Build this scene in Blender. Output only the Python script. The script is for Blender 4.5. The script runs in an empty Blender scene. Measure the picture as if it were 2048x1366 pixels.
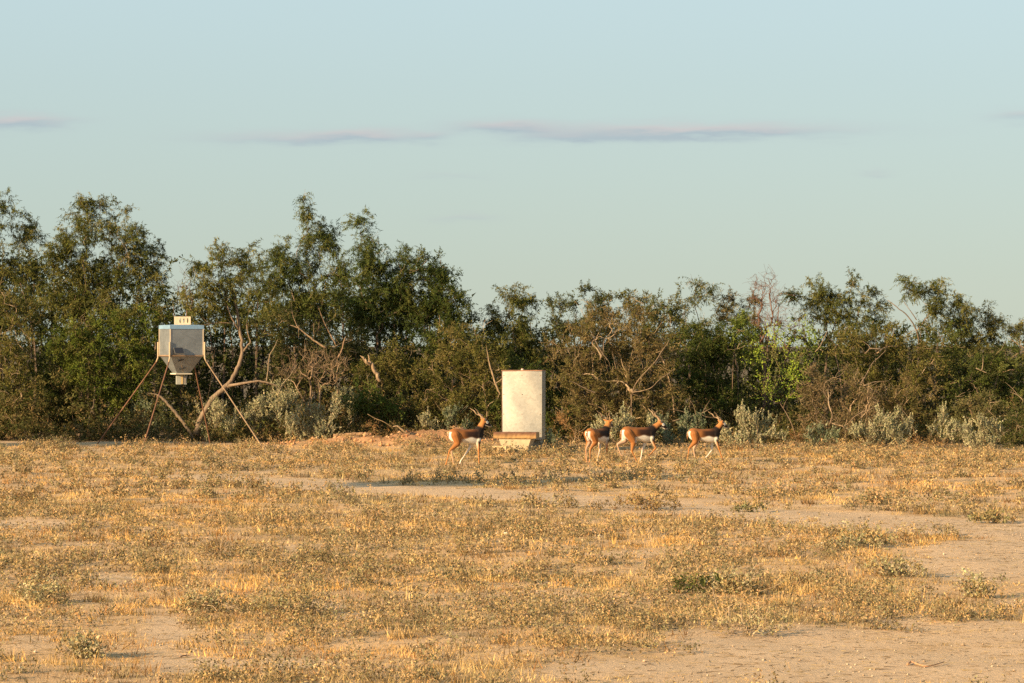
import bpy, math
import numpy as np
from mathutils import Vector, Matrix

R = math.radians
F = 6090.0            # focal length in photograph pixels (2048 wide)
HC = 2.7              # camera height
HY = 690.0            # horizon row
SUN_EL, SUN_AZ = R(18.0), R(231.0)     # azimuth clockwise from +Y: behind and left of the camera
SC = bpy.context.scene
COL = SC.collection

# ------------------------------------------------------------------ camera
cam_d = bpy.data.cameras.new("camera"); cam = bpy.data.objects.new("camera", cam_d); COL.objects.link(cam)
cam_d.sensor_width = 36.0; cam_d.lens = 36.0 * F / 2048.0
cam_d.clip_start = 0.5; cam_d.clip_end = 20000
cam.location = (0, 0, HC); cam.rotation_euler = (R(90) + math.atan((HY - 683) / F), 0, 0)
SC.camera = cam

# ------------------------------------------------------------------ world
world = bpy.data.worlds.new("World"); SC.world = world; world.use_nodes = True
nt = world.node_tree; nt.nodes.clear()
def N(t, k, **kw):
    n = t.nodes.new(k)
    for a, v in kw.items(): setattr(n, a, v)
    return n
def L(t, a, b): t.links.new(a, b)
def M(t, op, a, b=None, c=None):
    n = N(t, 'ShaderNodeMath', operation=op)
    for i, v in enumerate((a, b, c)):
        if v is None: continue
        if isinstance(v, (int, float)): n.inputs[i].default_value = v
        else: L(t, v, n.inputs[i])
    return n.outputs[0]
def MIX(t, fac, a, b, mode='MIX'):
    n = N(t, 'ShaderNodeMix', data_type='RGBA', blend_type=mode)
    for s, v in ((n.inputs[0], fac), (n.inputs[6], a), (n.inputs[7], b)):
        if isinstance(v, (int, float)): s.default_value = v
        elif isinstance(v, tuple): s.default_value = (*v, 1)
        else: L(t, v, s)
    return n.outputs[2]

EXPO = 1.3; BGS = 0.05; KD = 1.0 / (BGS * 2 ** EXPO)      # display value -> sky value
sky = N(nt, 'ShaderNodeTexSky', sky_type='NISHITA')
sky.sun_disc = False; sky.sun_elevation = SUN_EL; sky.sun_rotation = SUN_AZ
sky.altitude = 200; sky.air_density = 1.0; sky.dust_density = 0.25; sky.ozone_density = 1.6
hs = N(nt, 'ShaderNodeHueSaturation'); hs.inputs['Saturation'].default_value = 0.62
L(nt, sky.outputs[0], hs.inputs['Color'])
# thin evening cloud streaks low in the sky, by direction (azimuth in degrees, elevation in degrees)
tc = N(nt, 'ShaderNodeTexCoord'); sp = N(nt, 'ShaderNodeSeparateXYZ'); L(nt, tc.outputs['Generated'], sp.inputs[0])
az = M(nt, 'MULTIPLY', M(nt, 'ARCTAN2', sp.outputs[0], sp.outputs[1]), 180 / math.pi)
el = M(nt, 'MULTIPLY', M(nt, 'ARCSINE', sp.outputs[2]), 180 / math.pi)
vg = N(nt, 'ShaderNodeMapRange', interpolation_type='SMOOTHSTEP'); vg.inputs[1].default_value = -1.0; vg.inputs[2].default_value = 9.0; L(nt, el, vg.inputs[0])
veil = MIX(nt, vg.outputs[0], (.425 * KD, .515 * KD, .435 * KD), (.565 * KD, .745 * KD, .785 * KD))      # pale evening air, greener low down
skycol = MIX(nt, 0.74, hs.outputs[0], veil)
azm = M(nt, 'SUBTRACT', M(nt, 'MODULO', M(nt, 'ADD', az, 372.0), 24.0), 12.0)   # the streaks carry on all round
cv = N(nt, 'ShaderNodeCombineXYZ'); L(nt, M(nt, 'MULTIPLY', az, 0.9), cv.inputs[0]); L(nt, M(nt, 'MULTIPLY', el, 5.0), cv.inputs[1])
nz = N(nt, 'ShaderNodeTexNoise'); nz.inputs['Scale'].default_value = 1.0; nz.inputs['Detail'].default_value = 8; nz.inputs['Roughness'].default_value = 0.55
L(nt, cv.outputs[0], nz.inputs['Vector'])
wob = M(nt, 'MULTIPLY', M(nt, 'SUBTRACT', nz.outputs[0], 0.5), 0.35)
elw = M(nt, 'ADD', el, wob)
def deg(px, py): return math.degrees(math.atan((px - 1024) / F)), math.degrees(math.atan((HY - py) / F))
CLOUDS = [  # px, py, half width, half height, strength
    (30, 250, 75, 14, 1.0), (560, 278, 150, 13, 0.55), (720, 272, 95, 13, 0.85), (860, 272, 40, 9, 0.5),
    (1010, 252, 95, 13, 0.85), (1380, 264, 260, 15, 1.15), (1120, 276, 110, 10, 0.5), (930, 436, 60, 9, 0.35),
    (2050, 238, 60, 12, 0.6), (120, 245, 60, 8, 0.25), (1750, 350, 30, 6, 0.25), (900, 352, 60, 7, 0.2)]
total = None; litsum = None
for px, py, rx, ry, s in CLOUDS:
    a0, e0 = deg(px, py); ra = rx / F * 57.3; re = ry / F * 57.3
    u = M(nt, 'DIVIDE', M(nt, 'SUBTRACT', azm, a0), ra); v = M(nt, 'DIVIDE', M(nt, 'SUBTRACT', elw, e0), re)
    d = M(nt, 'ADD', M(nt, 'MULTIPLY', u, u), M(nt, 'MULTIPLY', v, v))
    g = M(nt, 'MULTIPLY', M(nt, 'EXPONENT', M(nt, 'MULTIPLY', d, -0.9)), s)
    t2 = M(nt, 'MULTIPLY', g, v)
    total = g if total is None else M(nt, 'ADD', total, g)
    litsum = t2 if litsum is None else M(nt, 'ADD', litsum, t2)
cf = M(nt, 'MULTIPLY', M(nt, 'MINIMUM', M(nt, 'MULTIPLY', total, M(nt, 'MULTIPLY_ADD', nz.outputs[0], 1.7, 0.3)), 1.0), 0.8)
up = M(nt, 'MINIMUM', M(nt, 'MAXIMUM', M(nt, 'MULTIPLY_ADD', litsum, 1.3, 0.36), 0.0), 1.0)
CG = (.42 * KD, .505 * KD, .56 * KD); CP = (.615 * KD, .58 * KD, .585 * KD)
cloudcol = MIX(nt, up, CG, CP)  # sunlit pink tops and shaded grey undersides painted into the cloud colour
fin = MIX(nt, cf, skycol, cloudcol)
bg = N(nt, 'ShaderNodeBackground'); bg.inputs[1].default_value = BGS
wo = N(nt, 'ShaderNodeOutputWorld'); L(nt, fin, bg.inputs[0]); L(nt, bg.outputs[0], wo.inputs[0])

# ------------------------------------------------------------------ sun, exposure
sd = bpy.data.lights.new("sun", 'SUN'); sun = bpy.data.objects.new("sun", sd); COL.objects.link(sun)
sd.energy = 5.0; sd.angle = R(0.6); sd.color = (1.0, 0.71, 0.385)
SUNV = Vector((math.sin(SUN_AZ) * math.cos(SUN_EL), math.cos(SUN_AZ) * math.cos(SUN_EL), math.sin(SUN_EL)))
sun.rotation_euler = (-SUNV).to_track_quat('-Z', 'Y').to_euler()
sun.location = (-30, -30, 30)
SC.view_settings.view_transform = 'Standard'; SC.view_settings.look = 'None'
SC.view_settings.exposure = EXPO; SC.view_settings.gamma = 1.0; SC.view_settings.use_curve_mapping = False
SC.render.engine = 'CYCLES'
SC.cycles.max_bounces = 6; SC.cycles.diffuse_bounces = 3; SC.cycles.transmission_bounces = 4; SC.cycles.glossy_bounces = 3
SC.cycles.use_denoising = False

# ------------------------------------------------------------------ layout helpers
def smooth(a, b, x):
    t = np.clip((np.asarray(x, float) - a) / (b - a), 0, 1); return t * t * (3 - 2 * t)
def vnoise(x, y, s=1.0, seed=0):          # smooth value noise, 0..1
    x = np.asarray(x, float) / s + 1000.3 + seed * 17.7; y = np.asarray(y, float) / s + 1000.7 + seed * 31.1
    xi = np.floor(x).astype(np.int64); yi = np.floor(y).astype(np.int64); fx = x - xi; fy = y - yi
    fx = fx * fx * (3 - 2 * fx); fy = fy * fy * (3 - 2 * fy)
    def h(a, b):
        v = np.sin(a * 127.1 + b * 311.7 + seed * 74.7) * 43758.5453; return v - np.floor(v)
    return (h(xi, yi) * (1 - fx) + h(xi + 1, yi) * fx) * (1 - fy) + (h(xi, yi + 1) * (1 - fx) + h(xi + 1, yi + 1) * fx) * fy
def mound(x, y):
    a = np.exp(-(((x + 2.7) / 1.25) ** 2 + ((y - 81.6) / 1.1) ** 2)) * 0.30
    b = np.exp(-(((x + 4.9) / 1.5) ** 2 + ((y - 82.2) / 1.0) ** 2)) * 0.20
    c = np.exp(-(((x + 1.3) / 0.9) ** 2 + ((y - 82.3) / 1.0) ** 2)) * 0.34
    return a + b + c
def gz(x, y):
    x = np.asarray(x, float); y = np.asarray(y, float)
    near = np.exp(-((y - 55) / 80) ** 2) * np.exp(-(x / 60) ** 2)
    z = (vnoise(x, y, 5.0, 1) - 0.5) * 0.10 + (vnoise(x, y, 1.3, 2) - 0.5) * 0.05 + (vnoise(x, y, 0.6, 3) - 0.5) * 0.026
    return z * near + mound(x, y) * (0.45 + 0.7 * vnoise(x, y, 0.35, 8) + 0.5 * vnoise(x, y, 0.15, 9))
def pw(px, py, Y): return np.array([(px - 1024) / F * Y, Y, HC + (HY - py) / F * Y])
def gp(px, Y):
    x = (px - 1024) / F * Y; return np.array([x, Y, float(gz(x, Y))])
def unp(px, py):
    Y = F * HC / (py - HY); return (px - 1024) / F * Y, Y
def topx(x, y): return 1024 + x / y * F, HY + F * HC / y
TRACK = np.array([(-200, 930), (250, 950), (560, 966), (740, 979), (900, 986), (1100, 1000), (1300, 1014), (1500, 1032), (1750, 1046), (2048, 1064), (2300, 1080)], float)
def bare(x, y):                           # bare sand, 0..1
    px, py = topx(np.asarray(x, float), np.maximum(np.asarray(y, float), 5))
    n = vnoise(x, y, 1.6, 5) * 0.6 + vnoise(x, y, 0.5, 6) * 0.4
    m = np.zeros_like(px)
    ty = np.interp(px, TRACK[:, 0], TRACK[:, 1]); wd = np.interp(px, [0, 700, 1000, 1500, 2048], [6, 10, 11, 17, 20])
    st = np.interp(px, [0, 500, 800, 1500], [0.4, 0.7, 1.25, 1.3])
    m = np.maximum(m, st * (1 - smooth(0.5, 1.4, np.abs(py - ty) / wd)))
    for cx, cy, rx, ry, s in [(2010, 1118, 250, 40, 1), (1850, 1320, 560, 80, 1), (1280, 1365, 260, 40, .85), (330, 1280, 60, 75, .9),
                              (225, 1158, 70, 18, .9), (60, 1052, 110, 12, .8), (130, 1090, 90, 9, .6), (700, 1240, 60, 9, .6), (600, 1330, 120, 10, .7),
                              (420, 1335, 140, 18, .7), (640, 1215, 60, 12, .7), (1900, 1180, 160, 10, .5), (1250, 1108, 90, 7, .5), (800, 1075, 70, 7, .5),
                              (60, 1290, 60, 16, .5), (950, 1290, 160, 9, .55), (250, 885, 420, 5, .9), (1000, 1165, 150, 8, .4)]:
        m = np.maximum(m, s * (1 - smooth(0.55, 1.25, np.sqrt(((px - cx) / rx) ** 2 + ((py - cy) / ry) ** 2))))
    m = smooth(0.2, 0.95, m + (n - 0.5) * 1.2)
    return np.maximum(m, smooth(0.68, 0.86, n) * 0.6)

# ------------------------------------------------------------------ mesh helpers
class MB:
    """collects vertices, faces and per-vertex colour; build() links ONE mesh object"""
    def __init__(s): s.v = []; s.c = []; s.f4 = []; s.f3 = []; s.n = 0
    def add(s, v, q=None, t=None, c=(1, 1, 1)):
        v = np.asarray(v, float).reshape(-1, 3); k = len(v); s.v.append(v)
        c = np.asarray(c, float)
        s.c.append(np.broadcast_to(c, (k, 3)) if c.ndim == 1 else c)
        if q is not None and len(q): s.f4.append(np.asarray(q, np.int64) + s.n)
        if t is not None and len(t): s.f3.append(np.asarray(t, np.int64) + s.n)
        s.n += k
    def tube(s, pts, rad, sides=6, c=(1, 1, 1), cap=True):
        p = np.asarray(pts, float); m = len(p); r = np.broadcast_to(np.asarray(rad, float), (m,))
        d = np.gradient(p, axis=0); d /= np.linalg.norm(d, axis=1)[:, None] + 1e-9
        ref = np.array([0.31, 0.94, 0.11]) if abs(d[0][1]) < 0.8 else np.array([0.95, 0.1, 0.28])
        a = np.cross(d, ref); a /= np.linalg.norm(a, axis=1)[:, None] + 1e-9; b = np.cross(d, a)
        th = np.arange(sides) * 2 * math.pi / sides
        v = p[:, None, :] + r[:, None, None] * (a[:, None, :] * np.cos(th)[None, :, None] + b[:, None, :] * np.sin(th)[None, :, None])
        i = np.arange(m - 1)[:, None] * sides; j = np.arange(sides)[None, :]; k = (j + 1) % sides
        q = np.stack([i + j, i + k, i + sides + k, i + sides + j], -1).reshape(-1, 4)
        t = None
        vv = v.reshape(-1, 3)
        if cap:
            vv = np.vstack([vv, p[0], p[-1]]); jj = np.arange(sides); kk = (jj + 1) % sides; b0 = (m - 1) * sides
            t = np.vstack([np.stack([kk, jj, np.full(sides, m * sides)], -1), np.stack([b0 + jj, b0 + kk, np.full(sides, m * sides + 1)], -1)])
        s.add(vv, q, t, c)
    def box(s, lo, hi, c=(1, 1, 1), mat=None, taper=None):
        x0, y0, z0 = lo; x1, y1, z1 = hi
        v = np.array([(x0, y0, z0), (x1, y0, z0), (x1, y1, z0), (x0, y1, z0), (x0, y0, z1), (x1, y0, z1), (x1, y1, z1), (x0, y1, z1)], float)
        if mat is not None: v = v @ np.array(mat.to_3x3()).T + np.array(mat.translation)
        s.add(v, [(3, 2, 1, 0), (4, 5, 6, 7), (0, 1, 5, 4), (1, 2, 6, 5), (2, 3, 7, 6), (3, 0, 4, 7)], None, c)
    def build(s, name, mat, parent=None, smooth_=False):
        me = bpy.data.meshes.new(name); v = np.vstack(s.v); c = np.vstack(s.c)
        q = np.vstack(s.f4) if s.f4 else np.zeros((0, 4), np.int64); t = np.vstack(s.f3) if s.f3 else np.zeros((0, 3), np.int64)
        me.vertices.add(len(v)); me.vertices.foreach_set('co', v.astype(np.float32).ravel())
        loops = np.concatenate([q.ravel(), t.ravel()]).astype(np.int32)
        me.loops.add(len(loops)); me.loops.foreach_set('vertex_index', loops)
        st = np.concatenate([np.arange(len(q)) * 4, len(q) * 4 + np.arange(len(t)) * 3]).astype(np.int32)
        me.polygons.add(len(st)); me.polygons.foreach_set('loop_start', st)
        me.update(calc_edges=True)
        at = me.attributes.new('col', 'FLOAT_COLOR', 'POINT')
        at.data.foreach_set('color', np.hstack([c, np.ones((len(c), 1))]).astype(np.float32).ravel())
        me.polygons.foreach_set('use_smooth', np.full(len(st), bool(smooth_)))
        if mat: me.materials.append(mat)
        o = bpy.data.objects.new(name, me); COL.objects.link(o)
        if parent: o.parent = parent; 
        return o
def tag(o, label=None, cat=None, group=None, kind=None):
    if label: o['label'] = label
    if cat: o['category'] = cat
    if group: o['group'] = group
    if kind: o['kind'] = kind
    return o
def empty(name, loc, label, cat, group=None, rz=0.0):
    o = bpy.data.objects.new(name, None); COL.objects.link(o); o.location = tuple(float(a) for a in loc); o.rotation_euler = (0, 0, rz)
    o.empty_display_size = 0.2
    return tag(o, label, cat, group)

# ------------------------------------------------------------------ materials
def newmat(name):
    m = bpy.data.materials.new(name); m.use_nodes = True; t = m.node_tree; b = t.nodes['Principled BSDF']; return m, t, b
def leafmat(name, trans=0.14, rough=0.6):
    m, t, b = newmat(name); a = N(t, 'ShaderNodeAttribute', attribute_name='col')
    b.inputs['Roughness'].default_value = rough; b.inputs['Specular IOR Level'].default_value = 0.06
    L(t, a.outputs['Color'], b.inputs['Base Color'])
    tr = N(t, 'ShaderNodeBsdfTranslucent'); L(t, MIX(t, 1.0, a.outputs['Color'], (1.25, 1.2, 0.6), 'MULTIPLY'), tr.inputs[0])
    ms = N(t, 'ShaderNodeMixShader'); ms.inputs[0].default_value = trans
    L(t, b.outputs[0], ms.inputs[1]); L(t, tr.outputs[0], ms.inputs[2])
    L(t, ms.outputs[0], t.nodes['Material Output'].inputs[0]); return m
def attrmat(name, rough=0.85, nscale=30.0, namt=0.5, bump=0.3, metallic=0.0, spec=0.3, stretch=(1, 1, 1)):
    m, t, b = newmat(name); a = N(t, 'ShaderNodeAttribute', attribute_name='col')
    g = N(t, 'ShaderNodeNewGeometry'); mp = N(t, 'ShaderNodeMapping'); mp.inputs['Scale'].default_value = stretch
    tcx = N(t, 'ShaderNodeTexCoord'); L(t, tcx.outputs['Object'], mp.inputs[0])
    n = N(t, 'ShaderNodeTexNoise'); n.inputs['Scale'].default_value = nscale; n.inputs['Detail'].default_value = 6; L(t, mp.outputs[0], n.inputs['Vector'])
    f = M(t, 'MULTIPLY_ADD', n.outputs[0], 2 * namt, 1 - namt)
    cc = N(t, 'ShaderNodeCombineXYZ'); [L(t, f, cc.inputs[i]) for i in range(3)]
    L(t, MIX(t, 1.0, a.outputs['Color'], cc.outputs[0], 'MULTIPLY'), b.inputs['Base Color'])
    bp = N(t, 'ShaderNodeBump'); bp.inputs['Strength'].default_value = bump; bp.inputs['Distance'].default_value = 0.02
    L(t, n.outputs[0], bp.inputs['Height']); L(t, bp.outputs[0], b.inputs['Normal'])
    b.inputs['Roughness'].default_value = rough; b.inputs['Metallic'].default_value = metallic; b.inputs['Specular IOR Level'].default_value = spec
    return m
MAT = {}
MAT['leaf'] = leafmat('leaf'); MAT['grass'] = leafmat('dry_grass', 0.25, 0.7)
MAT['bark'] = attrmat('bark', 0.9, 22.0, 0.85, 0.9, stretch=(1, 1, 0.3))
MAT['wood'] = attrmat('weathered_wood', 0.9, 14.0, 0.5, 0.5, stretch=(0.25, 1, 1))
MAT['concrete'] = attrmat('concrete', 0.92, 9.0, 0.3, 0.35)
MAT['coat'] = attrmat('coat', 0.75, 60.0, 0.12, 0.05, spec=0.2)
MAT['horn'] = attrmat('horn', 0.5, 40.0, 0.3, 0.3)
MAT['stone'] = attrmat('stone', 0.9, 12.0, 0.3, 0.4)
MAT['plain'] = attrmat('painted_metal', 0.5, 25.0, 0.2, 0.05)

def rustmat():
    m, t, b = newmat('rusty_pipe'); tcx = N(t, 'ShaderNodeTexCoord')
    n = N(t, 'ShaderNodeTexNoise'); n.inputs['Scale'].default_value = 7; n.inputs['Detail'].default_value = 8; L(t, tcx.outputs['Object'], n.inputs['Vector'])
    a = N(t, 'ShaderNodeAttribute', attribute_name='col')
    f = M(t, 'MULTIPLY_ADD', n.outputs[0], 1.4, 0.3); cc = N(t, 'ShaderNodeCombineXYZ'); [L(t, f, cc.inputs[i]) for i in range(3)]
    L(t, MIX(t, 1.0, a.outputs['Color'], cc.outputs[0], 'MULTIPLY'), b.inputs['Base Color'])
    b.inputs['Roughness'].default_value = 0.75; b.inputs['Metallic'].default_value = 0.15; return m
MAT['rust'] = rustmat()
def galv(name, base, rough, grid=None, spangle=18.0, met=0.9, mott=.7):
    m, t, b = newmat(name); tcx = N(t, 'ShaderNodeTexCoord')
    v = N(t, 'ShaderNodeTexVoronoi'); v.inputs['Scale'].default_value = spangle; L(t, tcx.outputs['Object'], v.inputs['Vector'])
    n = N(t, 'ShaderNodeTexNoise'); n.inputs['Scale'].default_value = 2.2; n.inputs['Detail'].default_value = 7; L(t, tcx.outputs['Object'], n.inputs['Vector'])
    sv = N(t, 'ShaderNodeSeparateColor'); L(t, v.outputs['Color'], sv.inputs[0])
    f = M(t, 'ADD', M(t, 'MULTIPLY', sv.outputs[0], 0.16), M(t, 'MULTIPLY_ADD', n.outputs[0], mott, 0.9 - mott / 2))
    cc = N(t, 'ShaderNodeCombineXYZ'); [L(t, f, cc.inputs[i]) for i in range(3)]
    L(t, MIX(t, 1.0, base, cc.outputs[0], 'MULTIPLY'), b.inputs['Base Color'])
    b.inputs['Metallic'].default_value = met
    L(t, M(t, 'ADD', M(t, 'MULTIPLY', n.outputs[0], 0.25), rough - 0.12), b.inputs['Roughness'])
    if grid:
        s3 = N(t, 'ShaderNodeSeparateXYZ'); L(t, tcx.outputs['Object'], s3.inputs[0])
        w = 2 * math.pi / grid
        sx = M(t, 'SINE', M(t, 'MULTIPLY', M(t, 'ADD', s3.outputs[0], s3.outputs[1]), w)); sz = M(t, 'SINE', M(t, 'MULTIPLY', s3.outputs[2], w))
        h = M(t, 'ADD', M(t, 'POWER', M(t, 'ABSOLUTE', sx), 0.4), M(t, 'POWER', M(t, 'ABSOLUTE', sz), 0.4))
        h = M(t, 'ADD', M(t, 'MULTIPLY', h, 0.7), M(t, 'MULTIPLY', n.outputs[0], 2.5))
        bp = N(t, 'ShaderNodeBump'); bp.inputs['Strength'].default_value = 0.08; bp.inputs['Distance'].default_value = 0.01
        L(t, h, bp.inputs['Height']); L(t, bp.outputs[0], b.inputs['Normal'])
    return m
MAT['galv'] = galv('galvanised_sheet', (0.215, 0.235, 0.25), 0.55, met=.6)
MAT['blue_lid'] = galv('blue_lid_sheet', (0.22, 0.36, 0.52), 0.45, met=.3)  # blue base colour with a metal spangle, only weakly metallic
MAT['tank'] = galv('embossed_sheet', (0.35, 0.345, 0.325), 0.48, grid=0.05, mott=.2)

def groundmat():
    m, t, b = newmat('sandy_ground'); a = N(t, 'ShaderNodeAttribute', attribute_name='col')
    tcx = N(t, 'ShaderNodeTexCoord')
    def noi(s, d=6, r=0.6):
        n = N(t, 'ShaderNodeTexNoise'); n.inputs['Scale'].default_value = s; n.inputs['Detail'].default_value = d; n.inputs['Roughness'].default_value = r
        L(t, tcx.outputs['Object'], n.inputs['Vector']); return n.outputs[0]
    f = M(t, 'ADD', M(t, 'MULTIPLY', noi(1.2), 0.5), M(t, 'MULTIPLY', noi(28, 8, 0.75), 0.9)); f = M(t, 'ADD', f, 0.32)
    cc = N(t, 'ShaderNodeCombineXYZ'); [L(t, f, cc.inputs[i]) for i in range(3)]
    L(t, MIX(t, 1.0, a.outputs['Color'], cc.outputs[0], 'MULTIPLY'), b.inputs['Base Color'])
    bp = N(t, 'ShaderNodeBump'); bp.inputs['Strength'].default_value = 0.8; bp.inputs['Distance'].default_value = 0.03
    L(t, M(t, 'ADD', noi(14, 8, 0.7), M(t, 'MULTIPLY', noi(60, 3), 0.3)), bp.inputs['Height']); L(t, bp.outputs[0], b.inputs['Normal'])
    b.inputs['Roughness'].default_value = 0.95; b.inputs['Specular IOR Level'].default_value = 0.15; return m
MAT['ground'] = groundmat()

# ------------------------------------------------------------------ ground: one sheet to the horizon
def axis(lo, hi, step, far):
    core = np.arange(lo, hi + step / 2, step); k = [1.5, 4, 10, 30, 90, 300, 1000, far]
    return np.concatenate([[lo - a for a in k[::-1]], core, [hi + a for a in k]])
gx = axis(-17, 17, 0.17, 5000); gy = axis(18, 96, 0.22, 5000)
X, Y = np.meshgrid(gx, gy); Z = gz(X, Y)
bm_ = bare(X, np.maximum(Y, 8)); md = np.clip(mound(X, Y) / 0.25, 0, 1)
sand = np.array([0.46, 0.325, 0.21]); litter = np.array([0.45, 0.295, 0.163]); red = np.array([0.32, 0.155, 0.075])
lv_ = .86 + .28 * (vnoise(X, Y, 1.9, 81) * .6 + vnoise(X, Y, .6, 82) * .4); litter = litter * lv_[..., None]; gc = litter + (sand - litter) * bm_[..., None]; gc = gc + (red - gc) * (md * 0.8)[..., None]
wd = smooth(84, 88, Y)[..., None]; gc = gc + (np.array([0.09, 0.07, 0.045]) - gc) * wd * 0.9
g = MB(); ny, nx = X.shape; ii = np.arange(ny - 1)[:, None] * nx; jj = np.arange(nx - 1)[None, :]
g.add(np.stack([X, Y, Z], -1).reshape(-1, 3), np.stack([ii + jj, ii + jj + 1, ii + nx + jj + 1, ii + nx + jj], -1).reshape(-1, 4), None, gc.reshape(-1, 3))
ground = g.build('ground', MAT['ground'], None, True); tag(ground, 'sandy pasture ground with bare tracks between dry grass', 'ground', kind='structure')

# ------------------------------------------------------------------ woody plants
def unit(v): return v / (np.linalg.norm(v, axis=-1, keepdims=True) + 1e-9)
SPECIES = {
 # tips per m2 of lobe, twigs per tip, twig length, leaves per twig, leaf length, leaf width, up bias, droop, colours, bare fraction, bark
 'mesquite': dict(d=38, tw=8, tl=(.16, .46), lv=18, ll=.090, lw=.019, up=.25, droop=.26, cols=[(.118, .128, .033), (.165, .158, .048), (.08, .094, .024)], bare=.05, bark=(.12, .085, .06)),
 'green':    dict(d=40, tw=8, tl=(.14, .36), lv=15, ll=.060, lw=.026, up=.35, droop=.12, cols=[(.115, .15, .025), (.16, .185, .038), (.075, .105, .02), (.13, .125, .04)], bare=.02, bark=(.10, .08, .06)),
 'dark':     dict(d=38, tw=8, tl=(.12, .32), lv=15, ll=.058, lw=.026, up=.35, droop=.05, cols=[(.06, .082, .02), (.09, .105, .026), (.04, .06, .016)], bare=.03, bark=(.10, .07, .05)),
 'brush':    dict(d=48, tw=8, tl=(.10, .28), lv=14, ll=.046, lw=.022, up=.45, droop=.02, cols=[(.175, .14, .058), (.14, .125, .045), (.205, .155, .072)], bare=.22, bark=(.17, .13, .085)),
 'olive':    dict(d=40, tw=8, tl=(.12, .30), lv=15, ll=.052, lw=.024, up=.4, droop=.04, cols=[(.14, .135, .038), (.185, .16, .056), (.095, .10, .027)], bare=.10, bark=(.18, .13, .085)),
 'lime':     dict(d=11, tw=5, tl=(.30, .75), lv=20, ll=.042, lw=.028, up=.9, droop=.0, cols=[(.26, .37, .05), (.32, .42, .06), (.17, .25, .035), (.16, .15, .055)], bare=.0, bark=(.14, .10, .07)),
 'dead':     dict(d=60, tw=0, tl=(.1, .2), lv=0, ll=.03, lw=.01, up=.5, droop=.0, cols=[(.2, .1, .06)], bare=1.0, bark=(.125, .07, .05)),
 'drybush':  dict(d=40, tw=8, tl=(.10, .30), lv=8, ll=.06, lw=.012, up=.6, droop=.0, cols=[(.36, .20, .085), (.28, .17, .08), (.22, .15, .07)], bare=.3, bark=(.30, .19, .10)),
 'sage':     dict(d=56, tw=4, tl=(.12, .30), lv=24, ll=.036, lw=.030, up=1.4, droop=.0, cols=[(.41, .39, .25), (.48, .445, .285), (.32, .315, .195)], bare=.02, bark=(.20, .15, .10)),
 'bluesage': dict(d=56, tw=4, tl=(.12, .28), lv=24, ll=.036, lw=.030, up=1.2, droop=.0, cols=[(.20, .235, .15), (.25, .27, .175), (.145, .175, .11)], bare=.02, bark=(.16, .12, .08)),
}
LEAFK = 0.70
def leaves(mb, tips, dirs, S, rng):
    n = len(tips)
    if not n or not S['tw']: return
    K, Lv = S['tw'], S['lv']
    clump = rng.integers(0, len(S['cols']), n); tone = 0.75 + 0.5 * rng.random(n)
    d = unit(rng.normal(size=(n, K, 3)) * (0.5 if S['up'] >= 1.0 else 0.75) + dirs[:, None, :] * 0.55 + np.array([0, 0, S['up']]))
    ln = rng.uniform(S['tl'][0], S['tl'][1], (n, K))
    org = tips[:, None, :] - dirs[:, None, :] * rng.random((n, K, 1)) * 0.22 + rng.normal(size=(n, K, 3)) * 0.03
    t = (np.arange(Lv)[None, None, :] + rng.random((n, K, Lv))) / Lv
    p = org[:, :, None, :] + d[:, :, None, :] * (t * ln[..., None])[..., None]
    p[..., 2] -= S['droop'] * t ** 2 * ln[..., None] * 1.5
    p += rng.normal(size=p.shape) * (0.006 if S['up'] >= 1.0 else 0.014)
    if S['up'] >= 1.0: ax = unit(d[:, :, None, :] * 0.9 + rng.normal(size=p.shape) * 0.75)
    else: ax = unit(d[:, :, None, :] * 0.5 + rng.normal(size=p.shape) * 0.6 - np.array([0, 0, S['droop'] * 2.6]))
    sd_ = unit(np.cross(ax, rng.normal(size=p.shape)))
    sc = rng.uniform(0.65, 1.25, p.shape[:-1])[..., None]
    b = p + ax * S['ll'] * sc; w = sd_ * S['lw'] * 0.5 * sc
    v = np.stack([p + w, b, p - w], -2).reshape(-1, 3)
    cols = LEAFK * np.array(S['cols'])[clump][:, None, None, :] * tone[:, None, None, None] * rng.uniform(0.7, 1.35, (n, K, Lv, 1)) * rng.uniform(0.9, 1.1, (n, K, Lv, 3))
    c = np.repeat(cols.reshape(-1, 3), 3, axis=0)
    mb.add(v, None, np.arange(len(v)).reshape(-1, 3), c)

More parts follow.
